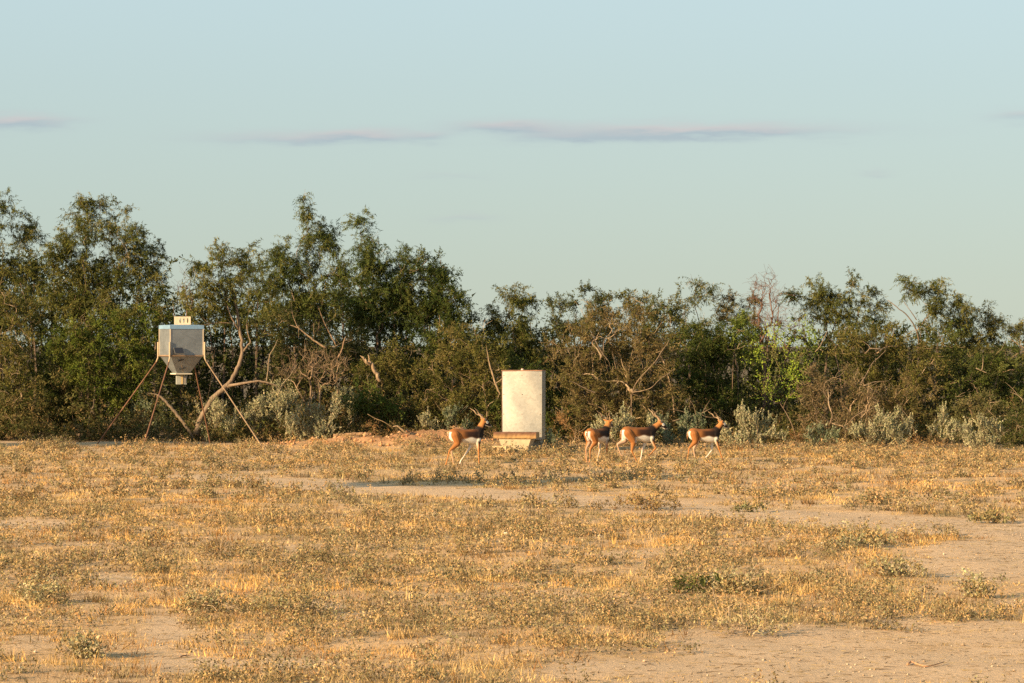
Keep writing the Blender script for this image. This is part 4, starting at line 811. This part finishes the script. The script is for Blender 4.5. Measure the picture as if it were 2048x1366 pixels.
    for s in (-1, 1):
        hb = MB(); n = 70; t = np.linspace(0, 1, n); ln = .44
        ax = np.array([-.95, s * .34, .30]); ax /= np.linalg.norm(ax); a1 = unit(np.cross(ax, [0, 0, 1.0])); a2 = np.cross(ax, a1); amp = .015 * np.sin(math.pi * np.minimum(t * 1.15, 1)) ** .7
        ph = t * 2 * math.pi * 2.3; pth = np.array([.022, s * .026, .050]) + ax * (t * ln)[:, None] + (a1 * np.cos(ph * 1)[:, None] * s + a2 * np.sin(ph)[:, None]) * amp[:, None]
        pth = np.array([hpt(*q_) for q_ in pth]); rr = (.018 * (1 - t) ** .55 + .003) * (1 + .10 * np.sin(t * 2 * math.pi * 22))
        hb.tube(pth, rr, 9, (.27, .19, .12)); hb.build('horn', MAT['horn'], root, True)
        eb = MB(); e = hpt(.072, s * .043, .018); u = np.linspace(0, math.pi, 7)
        eb.tube(np.stack([np.full(7, e[0]), np.full(7, e[1]), e[2] + .011 * -np.cos(u)], -1), np.maximum(.011 * np.sin(u), .0005), 8, (.012, .009, .008)); eb.build('eye', MAT['horn'], root, True)
    return root
up_neck = [(.30, .73), (.345, .81), (.385, .88), (.415, .94), (.43, .975)]
antelope('leftmost antelope, walking alone left of the trough with head raised', 932, 68.7, 24,
         dict(HR=[(-.235, .50), (-.435, .335), (-.50, .09), (-.525, .0)], HL=[(-.17, .50), (-.33, .325), (-.285, .09), (-.265, .0)], FR=[(.265, .50), (.285, .285), (.285, .085), (.30, .0)], FL=[(.20, .50), (.06, .30), (-.10, .10), (-.125, .01)]), up_neck, -4, 24, 1, tailsw=.02)
antelope('antelope turned away, showing its white rump, second from the left', 1195, 69.6, 52,
         dict(HR=[(-.20, .50), (-.40, .33), (-.40, .09), (-.42, .0)], HL=[(-.20, .50), (-.36, .325), (-.34, .09), (-.33, .0)], FR=[(.255, .50), (.275, .285), (.29, .085), (.30, .0)], FL=[(.225, .50), (.17, .285), (.09, .09), (.065, .01)]), [(.30, .72), (.35, .79), (.40, .855), (.435, .91), (.45, .94)], 8, 20, 2, scale=.96)
antelope('trotting antelope with lifted foreleg, second from the right', 1277, 69.4, 22,
         dict(HR=[(-.16, .49), (-.205, .28), (-.11, .10), (-.075, .02)], HL=[(-.31, .50), (-.50, .42), (-.42, .20), (-.36, .14)], FR=[(.305, .51), (.405, .335), (.25, .17), (.185, .135)], FL=[(.22, .50), (.13, .285), (.085, .085), (.07, .0)]), [(.30, .70), (.37, .76), (.44, .815), (.50, .86), (.535, .885)], -12, 30, 3, scale=1.0)
antelope('rightmost antelope, striding with its foreleg stretched forward', 1408, 69.4, 17,
         dict(HR=[(-.255, .50), (-.43, .325), (-.455, .10), (-.47, .0)], HL=[(-.16, .49), (-.25, .30), (-.22, .12), (-.18, .06)], FR=[(.30, .50), (.385, .285), (.45, .095), (.48, .0)], FL=[(.24, .50), (.235, .275), (.11, .12), (.06, .07)]), [(.30, .72), (.355, .79), (.405, .855), (.44, .905), (.46, .935)], 6, 22, 4, scale=.91, tailsw=-.02)

# ------------------------------------------------------------------ ground cover
rng = np.random.default_rng(77)
def scatter(n, y0, y1, side=1.25):
    """points spread evenly per square metre over the wedge the clearing shows"""
    out = []
    while sum(len(a) for a in out) < n:
        y = rng.uniform(y0, y1, n); x = rng.uniform(-1, 1, n) * (y1 * 1024 / F + side); k = np.abs(x) < y * 1024 / F + side
        out.append(np.stack([x[k], y[k]], -1))
    return np.vstack(out)[:n]
def edge_fade(x, y): return y < 81.0 + 3.5 * vnoise(x, y, 2.0, 21) - smooth(-9, -11, x) * 1.5
GOLD = np.array([(.54, .36, .152), (.61, .425, .19), (.45, .295, .122), (.51, .355, .172), (.56, .34, .13)])
GREY = np.array([(.40, .295, .165), (.33, .25, .145), (.47, .35, .20), (.18, .125, .073), (.25, .20, .115)])
def tufts(mb, pts, nb, hgt, spread, width, rng, cols, lean=(.35, 1.5)):
    n = len(pts)
    if not n: return
    c0 = cols[rng.integers(0, len(cols), n)] * rng.uniform(.8, 1.2, (n, 1)); hh = hgt * rng.uniform(.55, 1.35, n)
    zn = vnoise(pts[:, 0], pts[:, 1], 2.6, 61)[:, None]; zf = vnoise(pts[:, 0], pts[:, 1], .7, 62)[:, None]
    c0 = c0 * (0.62 + .5 * zf + .35 * zn) * (1 + (zn - .5) * np.array([.28, 0., -.45]))
    base = np.stack([pts[:, 0], pts[:, 1], gz(pts[:, 0], pts[:, 1]) - .01], -1)
    off = rng.normal(size=(n, nb, 2)) * spread[:, None, None] if isinstance(spread, np.ndarray) else rng.normal(size=(n, nb, 2)) * spread
    p = base[:, None, :] + np.concatenate([off, np.zeros((n, nb, 1))], -1)
    an = rng.uniform(0, 2 * math.pi, (n, nb)); fi = rng.uniform(lean[0], lean[1], (n, nb))
    d = np.stack([np.cos(an) * np.sin(fi), np.sin(an) * np.sin(fi), np.cos(fi)], -1); l = hh[:, None] * rng.uniform(.45, 1.1, (n, nb))
    b2 = rng.uniform(0, 2 * math.pi, (n, nb)); w = np.stack([np.cos(b2), np.sin(b2), np.zeros_like(b2)], -1) * (width * rng.uniform(.6, 1.4, (n, nb)))[..., None]
    tip = p + d * l[..., None]; v = np.stack([p - w, p + w, tip], -2).reshape(-1, 3)
    c = np.repeat((c0[:, None, :] * rng.uniform(.55, 1.35, (n, nb, 1))).reshape(-1, 3), 3, axis=0)
    mb.add(v, None, np.arange(len(v)).reshape(-1, 3), c)
gr = MB()
for (y0, y1, n, nb, wdt, hg) in ((20, 30, 13000, 14, .0040, .042), (30, 42, 14000, 11, .0050, .050), (42, 58, 14000, 9, .0068, .062), (58, 86, 20000, 8, .0085, .060)):
    p = scatter(n, y0, y1); b = bare(p[:, 0], p[:, 1]); pat = vnoise(p[:, 0], p[:, 1], 1.1, 31) * .6 + vnoise(p[:, 0], p[:, 1], .35, 32) * .4
    keep = (rng.random(n) > b * .80) & (rng.random(n) < np.clip((pat - .24) * 1.9, .25, 1)) & edge_fade(p[:, 0], p[:, 1]) & (mound(p[:, 0], p[:, 1]) < .10)
    p = p[keep]; pat = pat[keep]; tall = (.5 + 1.15 * smooth(.35, .8, pat)) * (1 - .55 * b[keep])
    g1 = rng.random(len(p)) < .58 + .4 * (vnoise(p[:, 0], p[:, 1], 2.5, 33) - .5)
    tufts(gr, p[g1], nb, hg * tall[g1], np.full(g1.sum(), .05), wdt, rng, GOLD)
    tufts(gr, p[~g1], nb, hg * tall[~g1] * 1.05, np.full((~g1).sum(), .055), wdt, rng, GREY)
for (y0, y1, n, nb, wdt) in ((20, 34, 2600, 34, .0042), (34, 52, 3200, 26, .0058), (52, 84, 5200, 18, .0080)):
    p = scatter(n, y0, y1); cl = vnoise(p[:, 0], p[:, 1], 2.2, 36) * .6 + vnoise(p[:, 0], p[:, 1], .8, 37) * .4
    k = (bare(p[:, 0], p[:, 1]) < .35) & (rng.random(n) < smooth(.3, .7, cl)) & edge_fade(p[:, 0], p[:, 1]) & (mound(p[:, 0], p[:, 1]) < .1); p = p[k]
    tufts(gr, p, nb, rng.uniform(.07, .17, len(p)) * (.72 if y0 > 50 else 1), rng.uniform(.05, .12, len(p)), wdt, rng, np.vstack([GOLD, GREY, [(.22, .14, .07), (.16, .115, .065), (.19, .165, .09)]]), (.05, 1.25))
grass = gr.build('dry_grass', MAT['grass']); tag(grass, 'short dry golden grass covering the clearing', 'grass', kind='stuff')
# low leafy grey-green weeds
wd_ = MB(); SW = dict(tw=5, lv=7, tl=(.05, .16), ll=.030, lw=.019, up=.8, droop=.0, cols=[(.42, .305, .165), (.48, .335, .175), (.32, .26, .145), (.50, .34, .165), (.20, .155, .09), (.26, .225, .13)])
for (y0, y1, n, sc) in ((20, 32, 1150, .9), (32, 50, 1300, 1.1), (50, 84, 1500, 1.5)):
    p = scatter(n, y0, y1); b = bare(p[:, 0], p[:, 1]); cl = vnoise(p[:, 0], p[:, 1], 1.7, 41); k = (b < .5) & (rng.random(n) < .15 + smooth(.3, .75, cl)) & edge_fade(p[:, 0], p[:, 1]); p = p[k]
    S = dict(SW); S['ll'] = .028 * sc; S['lw'] = .018 * sc; S['tl'] = (.05 * sc, .15 * sc)
    R_ = rng.uniform(.07, .24, len(p)) * (.8 + .25 * sc)
    for _ in range(6):                    # a low dome of leafy tips
        rr = np.sqrt(rng.random(len(p))) * R_; an = rng.uniform(0, 2 * math.pi, len(p)); q = p + np.stack([np.cos(an) * rr, np.sin(an) * rr], -1)
        t3 = np.stack([q[:, 0], q[:, 1], gz(q[:, 0], q[:, 1]) + .02 + (.55 * R_ * (1 - (rr / R_) ** 2)) * rng.uniform(.6, 1.2, len(p))], -1)
        leaves(wd_, t3, unit(rng.normal(size=t3.shape) * .6 + [0, 0, .7]), S, rng)
weeds = wd_.build('low_weeds', MAT['leaf']); tag(weeds, 'low grey-green leafy weeds scattered through the dry grass', 'weeds', kind='stuff')
# rusty stubble and dead stalks
st = MB()
for (y0, y1, n, wdt) in ((20, 40, 2600, .0045), (40, 84, 6500, .008)):
    p = scatter(n, y0, y1); cl = vnoise(p[:, 0], p[:, 1], 1.5, 51); k = (bare(p[:, 0], p[:, 1]) < .5) & (cl > .50) & edge_fade(p[:, 0], p[:, 1]); p = p[k]
    tufts(st, p, 11, np.full(len(p), .13), np.full(len(p), .07), wdt, rng, np.array([(.24, .125, .055), (.16, .10, .055), (.28, .16, .065), (.10, .075, .045), (.13, .105, .06)]), (.1, 1.2))
x_, y_ = unp(1500, 1020); o = st.build('dead_stalks', MAT['grass']); tag(o, 'reddish dead stalks standing in patches among dry grass', 'stalks', kind='stuff')
# straw litter and pebbles on the bare sand
lt = MB(); n = 17000; p = np.vstack([scatter(n, 20, 46), scatter(14000, 44, 84)]); n = len(p); z = gz(p[:, 0], p[:, 1]) + .004; an = rng.uniform(0, 2 * math.pi, n); l = rng.uniform(.02, .10, n); l[rng.random(n) < .02] *= 3
d = np.stack([np.cos(an) * l, np.sin(an) * l, rng.uniform(0, .10, n) * l], -1); w = np.stack([-np.sin(an), np.cos(an), np.zeros(n)], -1) * .0042; c3 = np.stack([p[:, 0], p[:, 1], z], -1)
v = np.stack([c3 - d - w, c3 - d + w + [0, 0, .004], c3 + d], -2).reshape(-1, 3); cl = np.array([(.38, .27, .13), (.22, .145, .075), (.44, .33, .18), (.11, .075, .05)])[rng.integers(0, 4, n)]
lt.add(v, None, np.arange(n * 3).reshape(-1, 3), np.repeat(cl, 3, axis=0)); o = lt.build('straw_litter', MAT['grass']); tag(o, 'scattered straw and twig litter on the sand', 'litter', kind='stuff')
pb = MB(); n = 3600; p = np.vstack([scatter(n, 20, 50), scatter(1500, 50, 84)]); n = len(p); s_ = rng.uniform(.005, .014, n) * np.where(rng.random(n) < .04, 1.8, 1)
o6 = np.array([(1, 0, 0), (0, 1, 0), (-1, 0, 0), (0, -1, 0), (0, 0, .8), (0, 0, -.6)], float); v = (np.stack([p[:, 0], p[:, 1], gz(p[:, 0], p[:, 1]) + s_ * .3], -1)[:, None, :] + o6[None] * s_[:, None, None] * rng.uniform(.7, 1.3, (n, 6, 1))).reshape(-1, 3)
f8 = np.array([(0, 1, 4), (1, 2, 4), (2, 3, 4), (3, 0, 4), (1, 0, 5), (2, 1, 5), (3, 2, 5), (0, 3, 5)]); t = (f8[None] + (np.arange(n) * 6)[:, None, None]).reshape(-1, 3)
pb.add(v, None, t, np.repeat(np.array([(.42, .30, .20), (.30, .215, .14), (.46, .36, .26)])[rng.integers(0, 3, n)], 6, axis=0)); o = pb.build('pebbles', MAT['stone']); tag(o, 'small pebbles and clods scattered over the sand', 'pebbles', kind='stuff')

cd = MB(); n = 420; xx = rng.uniform(-6.6, .6, n); yy = rng.uniform(79.6, 83.6, n); k = mound(xx, yy) > .05; xx, yy = xx[k], yy[k]; n = len(xx); s_ = rng.uniform(.02, .075, n)
v = (np.stack([xx, yy, gz(xx, yy) + s_ * .2], -1)[:, None, :] + o6[None] * s_[:, None, None] * rng.uniform(.6, 1.4, (n, 6, 1))).reshape(-1, 3)
cd.add(v, None, (f8[None] + (np.arange(n) * 6)[:, None, None]).reshape(-1, 3), np.repeat(np.array([(.42, .21, .10), (.30, .15, .08), (.48, .28, .15)])[rng.integers(0, 3, n)], 6, axis=0)); o = cd.build('dirt_clods', MAT['stone']); tag(o, 'reddish clods of earth lying on the dug mound', 'clods', kind='stuff')
q = np.stack([xx, yy, gz(xx, yy)], -1)[::2]; tf = MB(); tufts(tf, q[:, :2], 12, np.full(len(q), .16), np.full(len(q), .12), .009, rng, np.array([(.28, .17, .08), (.17, .11, .06), (.36, .25, .125)]), (.7, 1.5)); o = tf.build('dead_twigs', MAT['grass']); tag(o, 'dead twigs littering the reddish mound', 'twigs', kind='stuff')

# ------------------------------------------------------------------ single plants, sticks and stones one can point at in the clearing
def weed(name, label, px, py, r, h, cols, seed, leafl=.035, n=46, bare_=.1, cat='plant', stems=5):
    x, y = unp(px, py); rg = np.random.default_rng(900 + seed); base = np.array([x, y, float(gz(x, y))])
    S = dict(SPECIES['sage']); r *= 1.2; h *= .72; n = int(n * .62); S.update(cols=[tuple(q * 1.3 for q in c_) for c_ in cols] + [(.40, .29, .14)], ll=leafl * .85, lw=leafl * .5, tl=(h * .25, h * .8), lv=8, tw=5, up=.7, bare=bare_, d=n / (math.pi * r * h * .5))
    w, lf = grow(base, [(base + [0, 0, h * .55], np.array([r, r * .9, h * .5]))], S, rg, stems=stems, tipr=.0022, rmax=.01)
    o = empty(name, base, label, cat, 'plants standing out in the dry grass')
    for mb, nm, mt in ((w, 'stems', 'bark'), (lf, 'foliage', 'leaf')):
        if mb.n: mb.v = [a - base for a in mb.v]; mb.build(nm, MAT[mt], o)
DH = [(.22, .20, .10), (.28, .23, .12), (.16, .155, .08)]; DG = [(.09, .115, .035), (.10, .115, .035), (.05, .065, .02)]; GG = [(.33, .29, .17), (.38, .33, .20), (.25, .23, .135)]; BR = [(.26, .16, .075), (.20, .14, .07), (.32, .22, .10)]
for k, (nm, lab, px, py, r, h, cl, ll, n, br) in enumerate([
    ('green_forb', 'dark green leafy plant in the right foreground grass', 1395, 1190, .26, .20, DG, .045, 70, .02),
    ('grey_forb', 'grey leafy plant just right of the dark green plant', 1468, 1192, .26, .24, GG, .045, 70, .02),
    ('grey_forb', 'broad grey-leaved plant at the edge of right bare sand', 1790, 1150, .34, .22, GG, .04, 80, .04),
    ('grey_forb', 'small grey plant alone beside the right bare sand', 1955, 1196, .18, .22, GG, .045, 40, .04),
    ('grey_forb', 'grey plant cluster above the right bare patch', 1725, 1098, .40, .22, GG, .045, 80, .04),
    ('dry_forb', 'dry brown bush in the middle of left foreground', 590, 1235, .42, .34, [(.34, .27, .14), (.28, .22, .12), (.24, .23, .13)], .03, 130, .2),
    ('grey_forb', 'pale leggy grey plant in the left foreground', 410, 1228, .26, .26, GG, .035, 70, .25),
    ('dark_tuft', 'dark brown tuft in the left middle of the clearing', 440, 1112, .36, .20, BR, .03, 80, .2),
    ('dark_tuft', 'wide dark tuft left of the picture centre', 660, 1130, .50, .18, [(.17, .14, .07), (.22, .17, .08), (.13, .12, .06)], .03, 110, .15),
    ('twiggy_plant', 'bare twiggy brown plant near the left edge', 115, 1145, .28, .22, BR, .025, 40, .7),
    ('dark_tuft', 'dark round tuft near left edge, upper part of clearing', 45, 1012, .40, .26, BR, .04, 60, .1),
    ('grey_forb', 'silvery leafy plant low in bottom left corner area', 165, 1318, .20, .20, GG, .04, 60, .02),
    ('green_forb', 'small olive plant below the long bare track', 1490, 1024, .36, .16, DH, .06, 36, .0),
    ('green_forb', 'olive plant right of the track near right edge', 1990, 1046, .44, .16, DH, .06, 46, .0),
    ('dark_tuft', 'reddish dark tuft on the slope below the third antelope', 1290, 1020, .60, .26, BR, .05, 90, .2),
    ('grey_forb', 'grey round plant at left edge in the lower clearing', 75, 1205, .34, .26, GG, .035, 80, .1),
    ('dry_forb', 'tangled dry grass clump at the edge of lower right sand', 1500, 1275, .40, .16, [(.36, .28, .14), (.26, .2, .1), (.3, .27, .16)], .03, 90, .3)]):
    weed(nm, lab, px, py, r, h, cl, k, ll, n, br)
def gstick(name, label, pts, rad, col, seed=0):
    q = []
    for px, py in pts:
        x, y = unp(px, py); q.append((x, y, float(gz(x, y)) + rad * 1.2))
    q = np.array(q); base = q[0].copy(); mb = MB(); t = np.linspace(0, 1, len(q)); tt = np.linspace(0, 1, len(q) * 4); qq = np.stack([np.interp(tt, t, q[:, i]) for i in range(3)], -1)
    for _ in range(2): qq[1:-1] = (qq[:-2] + 2 * qq[1:-1] + qq[2:]) / 4
    qq[:, 2] += np.abs(np.sin(tt * 5)) * rad; mb.tube(qq - base, np.linspace(rad, rad * .5, len(qq)), 7, col); o = mb.build(name, MAT['bark'], None, True); o.location = tuple(base); tag(o, label, 'stick')
gstick('fallen_stick', 'curved reddish stick lying on the lower right bare sand', [(1815, 1334), (1822, 1329), (1832, 1335), (1850, 1340), (1870, 1338), (1888, 1332)], .009, (.40, .22, .12))
gstick('fallen_stick', 'long pale stick lying in grass right of the rightmost antelope', [(1450, 980), (1490, 984), (1530, 988), (1568, 991)], .014, (.28, .2, .11))
gstick('fallen_stick', 'short dark twig lying on sand at bottom left', [(360, 1321), (372, 1319), (382, 1319)], .007, (.2, .12, .08))
gstick('fallen_stick', 'thin reddish twig in grass at bottom centre-left', [(452, 1322), (475, 1320), (498, 1321)], .006, (.42, .22, .1))
def stone(label, px, py, r, seed):
    x, y = unp(px, py); rg = np.random.default_rng(seed); mb = MB(); nu, nv = 10, 7; u = np.arange(nu) * 2 * math.pi / nu; vv = np.linspace(.15, math.pi - .15, nv)
    p = np.array([[(math.sin(b) * math.cos(a), math.sin(b) * math.sin(a) * .8, math.cos(b) * .65) for a in u] for b in vv]) * r * rg.uniform(.8, 1.2, (nv, nu, 1)); ii = np.arange(nv - 1)[:, None] * nu; jj = np.arange(nu)[None]; kk = (jj + 1) % nu
    mb.add(np.vstack([p.reshape(-1, 3), p[0].mean(0), p[-1].mean(0)]), np.stack([ii + jj, ii + nu + jj, ii + nu + kk, ii + kk], -1).reshape(-1, 4), [(nv * nu, k, (k + 1) % nu) for k in range(nu)] + [(nv * nu + 1, (nv - 1) * nu + (k + 1) % nu, (nv - 1) * nu + k) for k in range(nu)], (.70, .62, .50))
    o = mb.build('stone', MAT['stone']); o.location = (x, y, float(gz(x, y)) + r * .5); tag(o, label, 'stone', 'stones lying in the clearing')
stone('white stone lying in grass right of the picture centre', 1645, 1096, .040, 1)
stone('small pale stone in grass below the trough', 1012, 1072, .045, 2)
